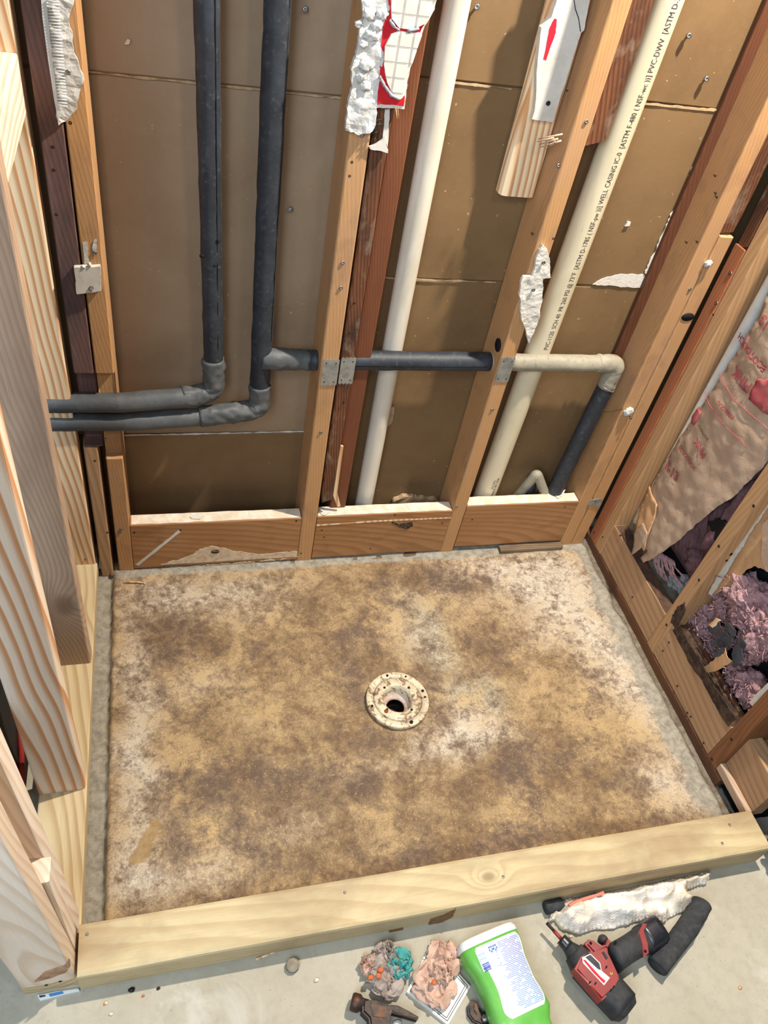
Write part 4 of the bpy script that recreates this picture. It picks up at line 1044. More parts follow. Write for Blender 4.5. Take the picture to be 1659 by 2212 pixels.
MAT['scrap_dark'] = plain('dark_paper_scrap', rgb(72, 72, 78), .8, 0, rgb(40, 40, 44), 30, .7, .4, 80)
GS = 'dark paper scraps in the torn bay'
for k, (px, py, w, h, rot) in enumerate([(1540, 1355, 34, 12, .3), (1555, 1372, 40, 10, -.2), (1565, 1385, 36, 14, .5), (1545, 1390, 30, 10, .1), (1590, 1415, 26, 30, .2), (1575, 1360, 30, 16, -.6), (1550, 1410, 24, 12, .9), (1600, 1390, 22, 14, -.3)]):
    L = [(px + w * .5 * math.cos(rot + a) * f, py + h * math.sin(a + .2) * f) for a, f in ((0, 1), (.9, .8), (1.8, 1), (3.0, .9), (4.0, .8), (5.1, 1.05))]
    o = plate('paper_scrap', xpoly(L, 1.462 - .002 * k), xframe(1.466 - .002 * k), .002, MAT['scrap_dark'], None, .005, .002, k)
    tag(o, 'dark grey paper scrap tangled in the torn pink insulation', 'paper', GS)
tag(plate('brown_paper_scrap', xpoly([(1521, 1440), (1540, 1425), (1553, 1400), (1560, 1415), (1566, 1400), (1570, 1420), (1580, 1428), (1565, 1440), (1545, 1448), (1522, 1455)], 1.452), xframe(1.455), .0018, MAT['kraft_bright'], None, .005, .002, 21), 'torn tan paper scrap shaped like a leaf above the stained board', 'paper')
tag(plate('wood_chip', xpoly([(1530, 1350), (1545, 1335), (1555, 1340), (1548, 1345), (1545, 1352), (1538, 1356)], 1.448), xframe(1.452), .003, MAT['pine_new'], None, .004, .0006, 22), 'small pale wood chip among the dark paper scraps', 'chip')
# paper flap and its white torn edge along the second stud
fl = tag(empty('paper_flap', (1.47, -.5, .2)), 'bright tan kraft paper flap with a white torn edge right of the second stud', 'paper')
plate('flap_sheet', xpoly([(1659, 1085), (1610, 1165), (1560, 1240), (1530, 1285), (1555, 1278), (1590, 1262), (1603, 1235), (1625, 1222), (1640, 1230), (1690, 1240)], 1.475) + [(-.64, .50), (-.66, .95), (-.70, 1.60), (-.44, 1.60)], xframe(1.480), .0016, MAT['kraft_bright'], fl, .007, .003, 31, 0)
plate('torn_white_edge', xpoly([(1659, 1060), (1615, 1130), (1570, 1205), (1528, 1282), (1535, 1286), (1575, 1225), (1622, 1145), (1672, 1075)], 1.470), xframe(1.4745), .0025, MAT['gyp'], fl, .006, .002, 32)
plate('flap_fold', xpoly([(1690, 1080), (1645, 1130), (1640, 1200), (1650, 1235), (1700, 1250)], 1.463), xframe(1.469), .002, MAT['kraft'], fl, .007, .003, 33)
tag(plate('drywall_offcut', xpoly([(1622, 1515), (1640, 1495), (1690, 1450), (1700, 1500), (1645, 1552), (1636, 1540)], 1.450), xframe(1.456), .010, MAT['paper_white'], None, .006, .001, 35), 'white drywall offcut leaning above the near brown stud', 'offcut')
MAT['membrane'] = plain('gap_shade_black', rgb(16, 17, 18), .6, 0, rgb(40, 36, 32), 60, .5)  # black colour stands in for the deep shade of the gap
tag(plate('gap_shade_sheet', [(1.446, -.884), (1.56, -.884), (1.56, -.795), (1.446, -.795)], zframe(.001), .004, MAT['membrane'], None, .01, .0015, 41), 'black sheet standing in for shade in the gap at the end of the dark bottom plate', 'membrane')
# ---- black things at the right edge of the floor
MAT['blackplast'] = plain('black_plastic', rgb(26, 28, 32), .38, 0, rgb(48, 52, 58), 14, .6, .25, 30, .5)
o = tag(blob('rubbish_bag', (1.515, -1.005, .115), (.075, .085, .13), MAT['blackplast'], None, 5, .28, 2.4, 17, flat=-.114), 'black plastic bag standing at the right end of the curb', 'bag')
tc = tag(empty('tool_case', (1.47, -1.20, 0)), 'flat black case lying on the concrete at the right edge', 'case')
bmobj('case_body', beam_bm(.20, .034, .235, .006, 4, .0006, 51), MAT['blackplast'], tc, basis=Matrix.Translation((1.468, -1.205, .0175)) @ Matrix.Rotation(math.radians(-20), 4, 'Z') @ AX['y'])
bmobj('case_lid_rim', beam_bm(.204, .004, .239, .0015, 4, .0003, 52), MAT['foam_dusty'], tc, basis=Matrix.Translation((1.468, -1.205, .024)) @ Matrix.Rotation(math.radians(-20), 4, 'Z') @ AX['y'])

# ================================================================== TORN WALL FINISHES
YF = -.0045
# left: corner bead with plaster
r = tag(empty('corner_bead_remnant', PX(120, 265, y=-.01)), 'torn strip of white corner bead and plaster at the top left', 'plaster')
plate('plaster_layer', ypoly([(96, -60), (176, -60), (163, 0), (150, 40), (158, 80), (161, 115), (173, 140), (179, 172), (170, 200), (164, 232), (150, 258), (127, 270), (120, 228), (107, 130)], -.006), yframe(-.0015), .006, MAT['plasterw'], r, .006, .0022, 2, .003, 60, .012)
plate('bead_flange', ypoly([(84, -60), (96, -60), (100, 0), (111, 110), (125, 222), (132, 240), (126, 262), (117, 215), (104, 130), (92, 40)], -.010), yframe(-.004), .007, MAT['bead'], r, 0)
for k in range(34):
    t = k / 33; xa, ya = 100 + 26 * t, 2 + 226 * t
    a = PX(xa, ya, y=-.012); b = PX(xa + 28 - 8 * t, ya + 2, y=-.012)
    tube('mesh_rib', [a, b], .0010, MAT['bead'], r, segs=5)
fastener(r, PX(147, 156, y=-.012), (0, -1, 0), r=.004)
# small white square
r = tag(plate('mud_patch', ypoly([(160, 577), (217, 574), (219, 627), (207, 629), (166, 634)], -.008), yframe(-.001), .010, MAT['paper_white'], None, .005, .0008, 4), 'small square white drywall scrap on the left corner studs', 'drywall')
blob('plaster_crumb', PX(180, 577, y=-.010), (.004, .003, .004), MAT['plasterw'], r, 2, .4, 3, 1); blob('plaster_crumb', PX(193, 572, y=-.010), (.0035, .003, .006), MAT['plasterw'], r, 2, .4, 3, 2)
tube('wire_loop', [PX(197 + 5 * math.cos(a), 624 - 5 * math.sin(a), y=-.012) for a in np.linspace(0, 5.2, 14)], .0007, MAT['screw_dark'], r, segs=5)
fastener(r, PX(205, 546, y=-.0015), (0, -1, 0), r=.0042)
for L, sd in (([(178, 525), (186, 522), (190, 540), (192, 568), (183, 570)], 3), ([(203, 520), (208, 516), (209, 535), (203, 548), (200, 535)], 4)):
    plate('plaster_smear', ypoly(L, -.001), yframe(-.0003), .0012, MAT['plasterw'], r, .005, .001, sd)
# centre: plaster, red membrane and embossed tiles on the middle studs
r = tag(empty('tile_remnant', PX(800, 290, y=-.01)), 'torn plaster with white square tiles and red membrane on the middle stud', 'tile')
plate('backing_board', ypoly([(838, -60), (955, -60), (935, 30), (914, 66), (905, 90), (890, 132), (884, 165), (879, 190), (874, 236), (812, 233), (816, 190), (824, 60), (836, 30)], -.012), yframe(-.0015), .010, MAT['gyp'], r, .006, .0015, 5)
plate('red_membrane', ypoly([(838, -50), (945, -50), (930, 28), (910, 62), (903, 88), (888, 130), (881, 165), (875, 195), (872, 228), (814, 226), (818, 190), (826, 60), (838, 30)], -.0125), yframe(-.0115), .0014, MAT['red'], r, .006, .0012, 6)
def clip(poly, box):
    x0, x1, z0, z1 = box
    for ax_, lim, sg in ((0, x0, 1), (0, x1, -1), (1, z0, 1), (1, z1, -1)):
        out = []
        for i in range(len(poly)):
            a, b = poly[i], poly[(i + 1) % len(poly)]
            ia, ib = (a[ax_] - lim) * sg >= 0, (b[ax_] - lim) * sg >= 0
            if ia: out.append(a)
            if ia != ib:
                t = (lim - a[ax_]) / (b[ax_] - a[ax_]); out.append((a[0] + (b[0] - a[0]) * t, a[1] + (b[1] - a[1]) * t))
        poly = out
        if len(poly) < 3: return []
    return poly
def area(p): return abs(sum(p[i][0] * p[(i + 1) % len(p)][1] - p[(i + 1) % len(p)][0] * p[i][1] for i in range(len(p)))) / 2
o0 = PX(865, 66, y=-.014)
for outl, sd in (([(842, -60), (955, -60), (938, 20), (922, 48), (902, 58), (880, 62), (862, 60), (846, 40)], 1), ([(862, 67), (912, 72), (903, 98), (891, 134), (881, 160), (879, 190), (874, 206), (864, 214), (850, 206), (836, 178), (829, 140), (831, 100), (845, 74)], 2)):
    P = ypoly(outl, -.014)
    base = plate('tile_sheet', P, yframe(-.0125), .0020, MAT['tile_white'], r, .005, .001, sd)
    g = .0235
    for i in range(-3, 5):
        for j in range(-9, 9):
            bx = (o0.x + g * i + .0018, o0.x + g * (i + 1) - .0018, o0.z + g * j + .0018, o0.z + g * (j + 1) - .0018)
            c = clip(P, bx)
            if len(c) >= 3 and area(c) > 3e-5:
                plate('tile', c, yframe(-.0144), .0022, MAT['tile_white'], base, 0)
plate('plaster_layer', ypoly([(787, -60), (842, -60), (840, 0), (838, 40), (822, 65), (830, 108), (815, 215), (808, 275), (798, 286), (775, 292), (745, 281), (748, 240), (760, 190), (757, 150), (768, 122), (776, 62), (767, 50), (787, 42), (784, 0)], -.010), yframe(-.0015), .011, MAT['plasterw'], r, .005, .0022, 7, .0035, 40, .009)
for px, py, s_ in ((798, 30, 1.4), (826, 30, 1.2), (800, 75, 1.3), (815, 55, 1.2), (785, 95, 1.0), (792, 140, 1.6), (780, 165, 1.2), (775, 52, .8), (812, 80, .9), (790, 185, 1.2)):
    blob('plaster_lump', PX(px, py, y=-.014), (.0075 * s_, .003 * s_, .0065 * s_), MAT['plasterw'], r, 3, .5, 1.6, px)
for px, py in ((781, 291), (877, 188)): fastener(r, PX(px, py, y=-.003), (0, -1, 0), r=.0045)
# grey mortar rims where the tile broke
for pts in ([(842, 42), (852, 58), (862, 66)], [(820, 165), (830, 185), (845, 205), (862, 214)], [(905, 60), (895, 64), (880, 66)]):
    tube('mortar_rim', [PX(a, b, y=-.015) for a, b in pts], .0028, MAT['rub'], r, segs=7, nz=.002, nf=150, sub=.003)
for k in range(2):
    tube('fibre', [PX(855 + 4 * k, 234, y=-.013), PX(858 + 4 * k, 256, y=-.016)], .0005, MAT['pine_new'], r, segs=4)
# wire lath and paper below it
r = tag(empty('lath_scrap', PX(815, 330, y=0)), 'bent wire lath with a curl of pale paper below the tiles', 'wire')
plate('paper_curl', ypoly([(797, 318), (812, 312), (832, 296), (838, 330), (822, 326), (800, 322)], -.004), yframe(.001), .006, MAT['paper_white'], r, .005, .001, 8)
plate('paper_strip', ypoly([(832, 236), (843, 236), (838, 318), (828, 300)], -.002), yframe(.002), .003, MAT['paper_white'], r, .005, .001, 9)
for pts in ([(806, 262), (824, 258)], [(802, 270), (828, 268)], [(812, 256), (806, 310)], [(820, 262), (814, 300)], [(800, 290), (818, 284)], [(800, 305), (812, 298)]):
    tube('lath_wire', [PX(a, b, y=-.008) for a, b in pts], .0011, MAT['screw_dark'], r, segs=5)
# white drywall scrap with a red mark beside the bored stud
YS = .062
r = tag(empty('drywall_scrap', PX(1172, 262, y=YS)), 'white drywall scrap with a red marker stroke beside the bored stud', 'drywall')
plate('scrap_board', ypoly([(1218, -70), (1298, -70), (1275, 0), (1262, 65), (1255, 72), (1195, 264), (1176, 262), (1150, 258), (1155, 240), (1158, 215), (1160, 150), (1170, 60), (1192, 38), (1204, 0)], YS - .013), yframe(YS + .0025), .0145, MAT['paper_white'], r, .006, .0008, 10)
plate('red_mark', ypoly([(1198, 40), (1203, 42), (1200, 70), (1188, 105), (1180, 130), (1174, 127), (1182, 90), (1188, 60)], YS - .0125), yframe(YS - .0118), .0008, MAT['redink'], r, .004, .0009, 3)
tube('crack', [PX(a, b, y=YS - .0125) for a, b in ((1240, 0), (1243, 20), (1250, 40), (1254, 68))], .0008, MAT['screw_dark'], r, segs=4)
fastener(r, PX(1184, 223, y=YS - .0125), (0, -1, 0), r=.0045, mat='screw_dark')
# torn drywall on the bored stud
r = tag(plate('torn_drywall', ypoly([(1172, 528), (1182, 542), (1187, 562), (1190, 600), (1174, 602), (1171, 650), (1160, 702), (1142, 742), (1136, 720), (1128, 690), (1122, 640), (1124, 612), (1131, 598), (1150, 598), (1158, 560)], -.008), yframe(-.001), .008, MAT['gyp'], None, .004, .0022, 12, .002, 50, .008), 'ragged white drywall shred hanging on the bored orange stud', 'drywall')
for px, py in ((1174, 567), (1152, 626)): fastener(r, PX(px, py, y=-.0125), (0, -1, 0), r=.0045)
# crumb on the corner stud
r = tag(blob('drywall_crumb', PX(1358, 889, y=-.006), (.013, .007, .013), MAT['plasterw'], None, 3, .5, 2.2, 5), 'white drywall crumb held by a screw on the right corner stud', 'drywall')
fastener(r, PX(1362, 903, y=-.013), (0, -1, -.3), r=.004)
tube('loose_fibre', [PX(a, b, y=-.008) for a, b in ((1300, 884), (1308, 890), (1322, 889), (1345, 884))], .0008, MAT['screw_dark'], r, segs=5)
r = tag(blob('drywall_crumb', PX(1530, 570, y=-.005), (.009, .005, .008), MAT['plasterw'], None, 3, .5, 2.4, 8), 'small white crumb high on the right corner stud', 'drywall')

# ================================================================== THINGS ON THE FLOOR
def flat_obj(name, pxl, z0, h, mat, par, bev=.003, seed=1, step=0, amp=0, hz=None):
    """traced outline standing on z0 with rounded top edge; hz: plane the outline was read on"""
    poly = zpoly(pxl, hz if hz is not None else z0 + h)
    if step: poly = [tuple(p) for p in jag(poly, step, amp, seed)]
    bm = bmesh.new(); vv = [bm.verts.new((a, b, z0)) for a, b in poly]
    f = bm.faces.new(vv)
    r = bmesh.ops.extrude_face_region(bm, geom=[f])
    top = [g for g in r['geom'] if isinstance(g, bmesh.types.BMVert)]
    for v in top: v.co.z = z0 + h
    ts = set(top)
    if bev:
        es = [e for e in bm.edges if e.verts[0] in ts and e.verts[1] in ts]
        bmesh.ops.bevel(bm, geom=es, offset=bev, segments=2, affect='EDGES')
    bmesh.ops.triangulate(bm, faces=[f for f in bm.faces if len(f.verts) > 4])
    return recenter(bmobj(name, bm, mat, par))
# ---- spray bottle lying on its back
MAT['green'] = plain('bottle_green', rgb(98, 172, 72), .3, 0, rgb(128, 196, 104), 12, .6, 0, spec=.5)
MAT['bwhite'] = plain('bottle_white', rgb(220, 222, 220), .35, 0, None, spec=.5)
MAT['blue_ink'] = plain('label_blue_ink', rgb(70, 84, 170), .5); MAT['blue_pale'] = plain('label_pale_blue', rgb(176, 188, 228), .5); MAT['teal_ink'] = plain('label_teal_ink', rgb(70, 120, 150), .5)
ZB = .034
b0 = PX(1046, 2020, z=ZB); b1 = PX(1112, 2168, z=ZB); bd = (b1 - b0).normalized(); bs = V((bd.y, -bd.x, 0)); L0 = (b1 - b0).length
# bs points to the image-left side?
if (PX(985, 2055, z=ZB) - b0).dot(bs) < 0: bs = -bs
ST = [(-.002, .050, .020), (.0, .060, .027), (.008, .0635, .031), (.03, .0625, .032), (.07, .055, .032), (.10, .0535, .032), (.13, .057, .033), (.150, .0585, .033), (.162, .052, .031), (.170, .047, .029), (.20, .044, .028), (.24, .036, .024), (.275, .022, .019), (.31, .018, .018)]
def sec(s):
    for i in range(len(ST) - 1):
        if ST[i][0] <= s <= ST[i + 1][0]:
            t = (s - ST[i][0]) / (ST[i + 1][0] - ST[i][0]); t = t * t * (3 - 2 * t)
            return ST[i][1] * (1 - t) + ST[i + 1][1] * t, ST[i][2] * (1 - t) + ST[i + 1][2] * t
    return ST[-1][1], ST[-1][2]
def bpt(s, a, off=0.0):
    w, h = sec(s); c, sn = math.cos(a), math.sin(a)
    x = math.copysign(abs(c) ** .55, c) * (w + off); z = math.copysign(abs(sn) ** .55, sn) * (h + off)
    return b0 + bd * s + bs * x + V((0, 0, z))
def btop(s, u, off=.0006):
    """point on the upper skin, u = sideways offset"""
    w, h = sec(s); c = max(-1, min(1, u / w)); c2 = abs(c) ** (1 / .55); sn = math.sqrt(max(0, 1 - c2 * c2)) ** .55
    return b0 + bd * s + bs * u + V((0, 0, h * sn + off))
bot = tag(empty('spray_bottle', (b0 + bd * .12) - V((0, 0, ZB))), 'green and white cleaner bottle lying label up on the concrete', 'bottle')
def bloft(name, s0, s1, mat, n=30, segs=40, off=0.0):
    v = []; f = []
    for i in range(n + 1):
        for k in range(segs): v.append(bpt(s0 + (s1 - s0) * i / n, 2 * math.pi * k / segs, off))
    for i in range(n):
        for k in range(segs):
            a = i * segs + k; b = i * segs + (k + 1) % segs; f.append((a, b, b + segs, a + segs))
    v.append(b0 + bd * s0); v.append(b0 + bd * s1)
    for k in range(segs):
        f.append((len(v) - 2, (k + 1) % segs, k)); f.append((len(v) - 1, n * segs + k, n * segs + (k + 1) % segs))
    return recenter(mobj(name, v, f, mat, bot, smooth=True))
bloft('bottle_base', -.002, .016, MAT['bwhite'], 8); bloft('bottle_body', .0155, .275, MAT['green'], 44); bloft('bottle_neck', .274, .31, MAT['bwhite'], 6)
lathe('spray_head', [(0, 0), (.02, 0), (.022, .02), (.018, .05), (0, .055)], MAT['bwhite'], bot, 20, Matrix.Translation(b0 + bd * .30) @ bd.to_track_quat('Z', 'Y').to_matrix().to_4x4())
def mat_label():
    t = NT('bottle_label_print'); tc = t.new('ShaderNodeTexCoord'); sx = t.new('ShaderNodeSeparateXYZ'); t.link(tc.outputs['UV'], sx.inputs[0])
    u, v = sx.outputs[0], sx.outputs[1]
    ln = t.math('MULTIPLY', v, 46.0); fr = t.math('FRACT', ln); fl_ = t.math('FLOOR', ln)
    cb = t.new('ShaderNodeCombineXYZ'); t.link(t.math('MULTIPLY', u, 11.0), cb.inputs[0]); t.link(t.math('MULTIPLY', fl_, 3.7), cb.inputs[1])
    nz = t.noise(cb.outputs[0], 1.0, 1, .5)
    word = t.math('GREATER_THAN', nz, .38); band = t.math('LESS_THAN', fr, .52)
    cb2 = t.new('ShaderNodeCombineXYZ'); t.link(t.math('MULTIPLY', fl_, .37), cb2.inputs[1])
    st = t.math('MULTIPLY', t.noise(cb2.outputs[0], 1.0, 2, .5), .75)       # ragged line starts
    en = t.math('LESS_THAN', u, .97)
    area_ = t.math('MULTIPLY', t.math('GREATER_THAN', u, st), en)
    m = t.math('MULTIPLY', t.math('MULTIPLY', word, band), area_)
    m = t.math('MULTIPLY', m, t.math('GREATER_THAN', v, .04)); m = t.math('MULTIPLY', m, t.math('LESS_THAN', v, .95))
    ink = t.mix(v, rgb(84, 84, 176), rgb(52, 132, 186))
    t.color(t.mix(t.math('MULTIPLY', m, .85), rgb(226, 228, 230), ink)); t.rough(.4); return t.m
def label_patch(name, s0, s1, u0, u1, mat, nu=14, nv=30, off=.0007, shape=None):
    v = []; f = []; uv = []
    for i in range(nv + 1):
        s_ = s0 + (s1 - s0) * i / nv
        a0, a1 = (shape(i / nv) if shape else (u0, u1))
        for k in range(nu + 1):
            v.append(btop(s_, a0 + (a1 - a0) * k / nu, off)); uv.append((k / nu, i / nv))
    for i in range(nv):
        for k in range(nu):
            a = i * (nu + 1) + k; f.append((a, a + 1, a + nu + 2, a + nu + 1))
    o = mobj(name, v, f, mat, bot, smooth=True)
    ul = o.data.uv_layers.new(name='UVMap')
    for p in o.data.polygons:
        for li in p.loop_indices: ul.data[li].uv = uv[o.data.loops[li].vertex_index]
    return recenter(o)
def lab_shape(t):
    wl = sec(.020 + .128 * t)[0]
    r_ = .012 * max(0, (t - .86) / .14) ** 2 + .006 * max(0, (.06 - t) / .06)
    return (wl * .70 - .006 * math.sin(math.pi * t) - r_, -wl * .90 + r_)
lab = label_patch('label', .020, .148, 0, 0, mat_label(), shape=lab_shape)
def lplate(name, s0, s1, u0, u1, mat, par=lab, off=.0013):
    v = [btop(s0, u0, off), btop(s0, u1, off), btop(s1, u1, off), btop(s1, u0, off)]
    return mobj(name, v, [(0, 1, 2, 3)], mat, par)
lplate('white_margin', .024, .062, .042, -.004, MAT['bwhite'], off=.0011)
lplate('icon_panel', .022, .040, .016, -.002, MAT['blue_pale'])
for uu in (.012, .003):
    for k in range(5):
        a = 2 * math.pi * k / 5
        c_ = (.032 + .0042 * math.cos(a), uu + .0035 * math.sin(a))
        lplate('recycle_arrow', c_[0] - .0013, c_[0] + .0013, c_[1] - .0012, c_[1] + .0012, MAT['blue_ink'], off=.0018)
for k in range(12):
    s_ = .031 + .0027 * k
    lplate('barcode_bar', s_, s_ + (.0016 if k % 3 else .0023), .040, .026, MAT['blue_ink'] if k > 6 else MAT['blue_pale'], off=.0017)
np_ = label_patch('neck_label', .176, .236, 0, 0, MAT['bwhite'], 10, 14, .0007, lambda t: ((.022 - .008 * t) * math.sqrt(max(.02, 1 - max(0, (.2 - t) / .2) ** 2)) , -(.036 - .012 * t) * math.sqrt(max(.02, 1 - max(0, (.2 - t) / .2) ** 2))))
for k, w_ in enumerate(('ACTION', 'FOAMING', 'GERMS', 'KILLS')):
    def fn(co, k=k):
        return btop(.192 + .0105 * k - co.y, .007 * 0 - .006 + co.x * 1.0, .0016)
    # text reads from the neck side: right-hand direction runs to the image left
    text_mesh('neck_lettering', w_, .0095 if w_ != 'FOAMING' else .0092, MAT['teal_ink'], np_, fn, align='CENTER')
# ---- tissue crumples
def crumple(name, c, R, h, mat, par, seed, folds=7, n=64, m=22):
    """one crumpled sheet: polar grid pushed about by sharp folds"""
    v = []; f = []; c = V(c); sd = seed * 1.73
    def ridge(q): return 1 - abs(N.noise(q)) * 2.6
    for i in range(m + 1):
        t = i / m
        for k in range(n):
            a = 2 * math.pi * k / n
            q = V((math.cos(a) * t, math.sin(a) * t, 0))
            e = q + V((N.noise(q * 2.1 + V((sd, 0, 3))), N.noise(q * 2.1 + V((7, sd, 3))), 0)) * .34
            e = e + V((N.noise(q * 5.3 + V((sd, 1, 9))), N.noise(q * 5.3 + V((3, sd, 9))), 0)) * .10
            z = .34 * ridge(q * 1.6 + V((sd, 4, 0))) + .26 * ridge(q * 3.4 + V((1, sd, 0))) + .13 * ridge(q * 7.5 + V((sd, sd, 0))) + .30
            z *= h * (1 - .50 * t ** 4)
            v.append(c + V((e.x * R, e.y * R, max(.0006, z))))
    for i in range(m):
        for k in range(n):
            a = i * n + k; b = i * n + (k + 1) % n; f.append((a, b, b + n, a + n))
    o = mobj(name, v, f, mat, par, smooth=True)
    sm = o.modifiers.new('thickness', 'SOLIDIFY'); sm.thickness = .0007; sm.offset = 1
    return recenter(o)
MAT['tissue'] = plain('tissue_brown', rgb(198, 168, 150), .9, 0, rgb(172, 130, 110), 30, .7, .3, 90)
MAT['rust_stain'] = plain('orange_stain', rgb(190, 104, 64), .9)
MAT['clothgrey'] = plain('cloth_grey', rgb(166, 152, 142), .9, 0, rgb(122, 98, 84), 30, .8, .3, 100)
MAT['teal'] = plain('cloth_teal', rgb(72, 150, 146), .9, 0, rgb(120, 170, 166), 40, .7, .3, 100)
MAT['tilew'] = plain('marble_tile', rgb(226, 222, 212), .35, 0, rgb(190, 186, 176), 50, .7, .15, 60, spec=.5)
tl = [(932, 2034), (1017, 2130), (968, 2214), (879, 2142)]
ti = tag(flat_obj('loose_tile', tl, 0, .010, MAT['tilew'], None, .0015), 'white patterned tile lying under a crumpled tissue', 'tile')
cx, cy = sum(p[0] for p in tl) / 4, sum(p[1] for p in tl) / 4
for f_ in (.90, .82):
    pts = [PX(cx + (a - cx) * f_, cy + (b - cy) * f_, z=.0103) for a, b in tl]
    for k in range(4): tube('border_groove', [pts[k], pts[(k + 1) % 4]], .0006, MAT['screw_dark'], ti, segs=4)
tcn = PX(943, 2112, z=.012)
ts_ = tag(empty('crumpled_tissue', (tcn.x, tcn.y, .0105)), 'crumpled pinkish brown tissue on the white tile', 'tissue')
q = PX(958, 2075, z=.012); crumple('tissue_lobe', (q.x, q.y, .0115), .036, .026, MAT['tissue'], ts_, 3)
q = PX(935, 2130, z=.012); crumple('tissue_lobe', (q.x, q.y, .0115), .040, .022, MAT['tissue'], ts_, 8)
q = PX(950, 2105, z=.012); crumple('tissue_knot', (q.x, q.y, .018), .022, .026, MAT['tissue'], ts_, 5, 9)
blob('orange_stain', PX(938, 2122, z=.034), (.005, .005, .002), MAT['rust_stain'], ts_, 2, .3, 2, 1)
q = PX(830, 2100, z=.002)
cr = tag(empty('crumpled_rag', (q.x, q.y, 0)), 'crumpled grey and teal rag with orange stains beside the hammer', 'rag')
crumple('rag_heap', (q.x, q.y, .001), .042, .036, MAT['clothgrey'], cr, 12, 8)
q2 = PX(862, 2085, z=.012); crumple('teal_fold', (q2.x, q2.y, .004), .028, .034, MAT['teal'], cr, 15, 6)
q2 = PX(835, 2062, z=.012); crumple('grey_fold', (q2.x, q2.y, .004), .024, .036, MAT['clothgrey'], cr, 18, 5)
q2 = PX(830, 2125, z=.012); crumple('grey_fold', (q2.x, q2.y, .004), .026, .026, MAT['clothgrey'], cr, 21, 7)
q2 = PX(797, 2085, z=.012); crumple('tissue_fold', (q2.x, q2.y, .003), .02, .028, MAT['tissue'], cr, 23, 5)
for px, py in ((822, 2095), (800, 2112), (818, 2108)): blob('orange_stain', PX(px, py, z=.032), (.006, .005, .004), MAT['rust_stain'], cr, 2, .4, 2, px)
# ---- hammer
MAT['iron'] = plain('rusty_iron', rgb(58, 54, 52), .5, .6, rgb(104, 66, 44), 45, .7, .4, 90)
MAT['iron_dark'] = plain('black_iron', rgb(40, 39, 40), .45, .6, rgb(78, 58, 46), 50, .5, .3, 90)
hz = .020
hr = tag(empty('hammer', (*PX(820, 2185, z=0).xy, 0)), 'rusty claw hammer head by the bottom edge', 'hammer')
fa, fb = PX(759, 2163, z=hz), PX(788, 2172, z=hz); hd = (fb - fa).normalized()
lathe('hammer_face', [(0, 0), (.0135, 0), (.0155, .003), (.0155, .014), (.011, .020), (.011, .034), (0, .034)], MAT['iron'], hr, 22, Matrix.Translation(fa) @ hd.to_track_quat('Z', 'Y').to_matrix().to_4x4())
flat_obj('hammer_body', [(784, 2157), (796, 2160), (840, 2170), (850, 2176), (842, 2200), (838, 2225), (800, 2225), (796, 2200), (782, 2186)], .004, .030, MAT['iron_dark'], hr, .004, hz=.03)
flat_obj('cheek_inset', [(800, 2168), (838, 2176), (832, 2200), (806, 2196)], .033, .0025, MAT['iron'], hr, .001, hz=.035)
for dz, s_ in ((.006, 0), (.020, 1)):
    flat_obj('claw', [(842, 2172), (858, 2174), (880, 2186), (903, 2199), (901, 2205), (870, 2196), (846, 2190)], dz, .009, MAT['iron_dark'], hr, .002, hz=.02)
flat_obj('handle', [(800, 2215), (838, 2215), (832, 2400), (790, 2400)], .006, .024, MAT['stud_rot2'], hr, .006, hz=.02)
# ---- pliers
pl = tag(empty('pliers', (*PX(1040, 2195, z=0).xy, 0)), 'dark slip joint pliers under the edge of the green bottle', 'pliers')
flat_obj('jaw', [(1010, 2172), (1016, 2163), (1024, 2163), (1030, 2172), (1042, 2186), (1056, 2186), (1066, 2194), (1058, 2212), (1040, 2214), (1022, 2206), (1012, 2192)], .002, .012, MAT['iron_dark'], pl, .0025, hz=.012)
flat_obj('jaw', [(1024, 2166), (1030, 2168), (1034, 2184), (1030, 2192), (1024, 2182)], .012, .005, MAT['iron'], pl, .001, hz=.015)
q = PX(1047, 2200, z=.014); lathe('pivot_bolt', [(0, 0), (.007, 0), (.007, .004), (.004, .006), (0, .006)], MAT['screw'], pl, 16, Matrix.Translation((q.x, q.y, .014)))
for L in ([(1052, 2190), (1062, 2192), (1074, 2205), (1078, 2220), (1066, 2222), (1056, 2206)], [(1036, 2210), (1054, 2208), (1066, 2232), (1080, 2280), (1064, 2285), (1046, 2240)]):
    flat_obj('handle', L, .002, .009, MAT['iron_dark'], pl, .003, hz=.01)
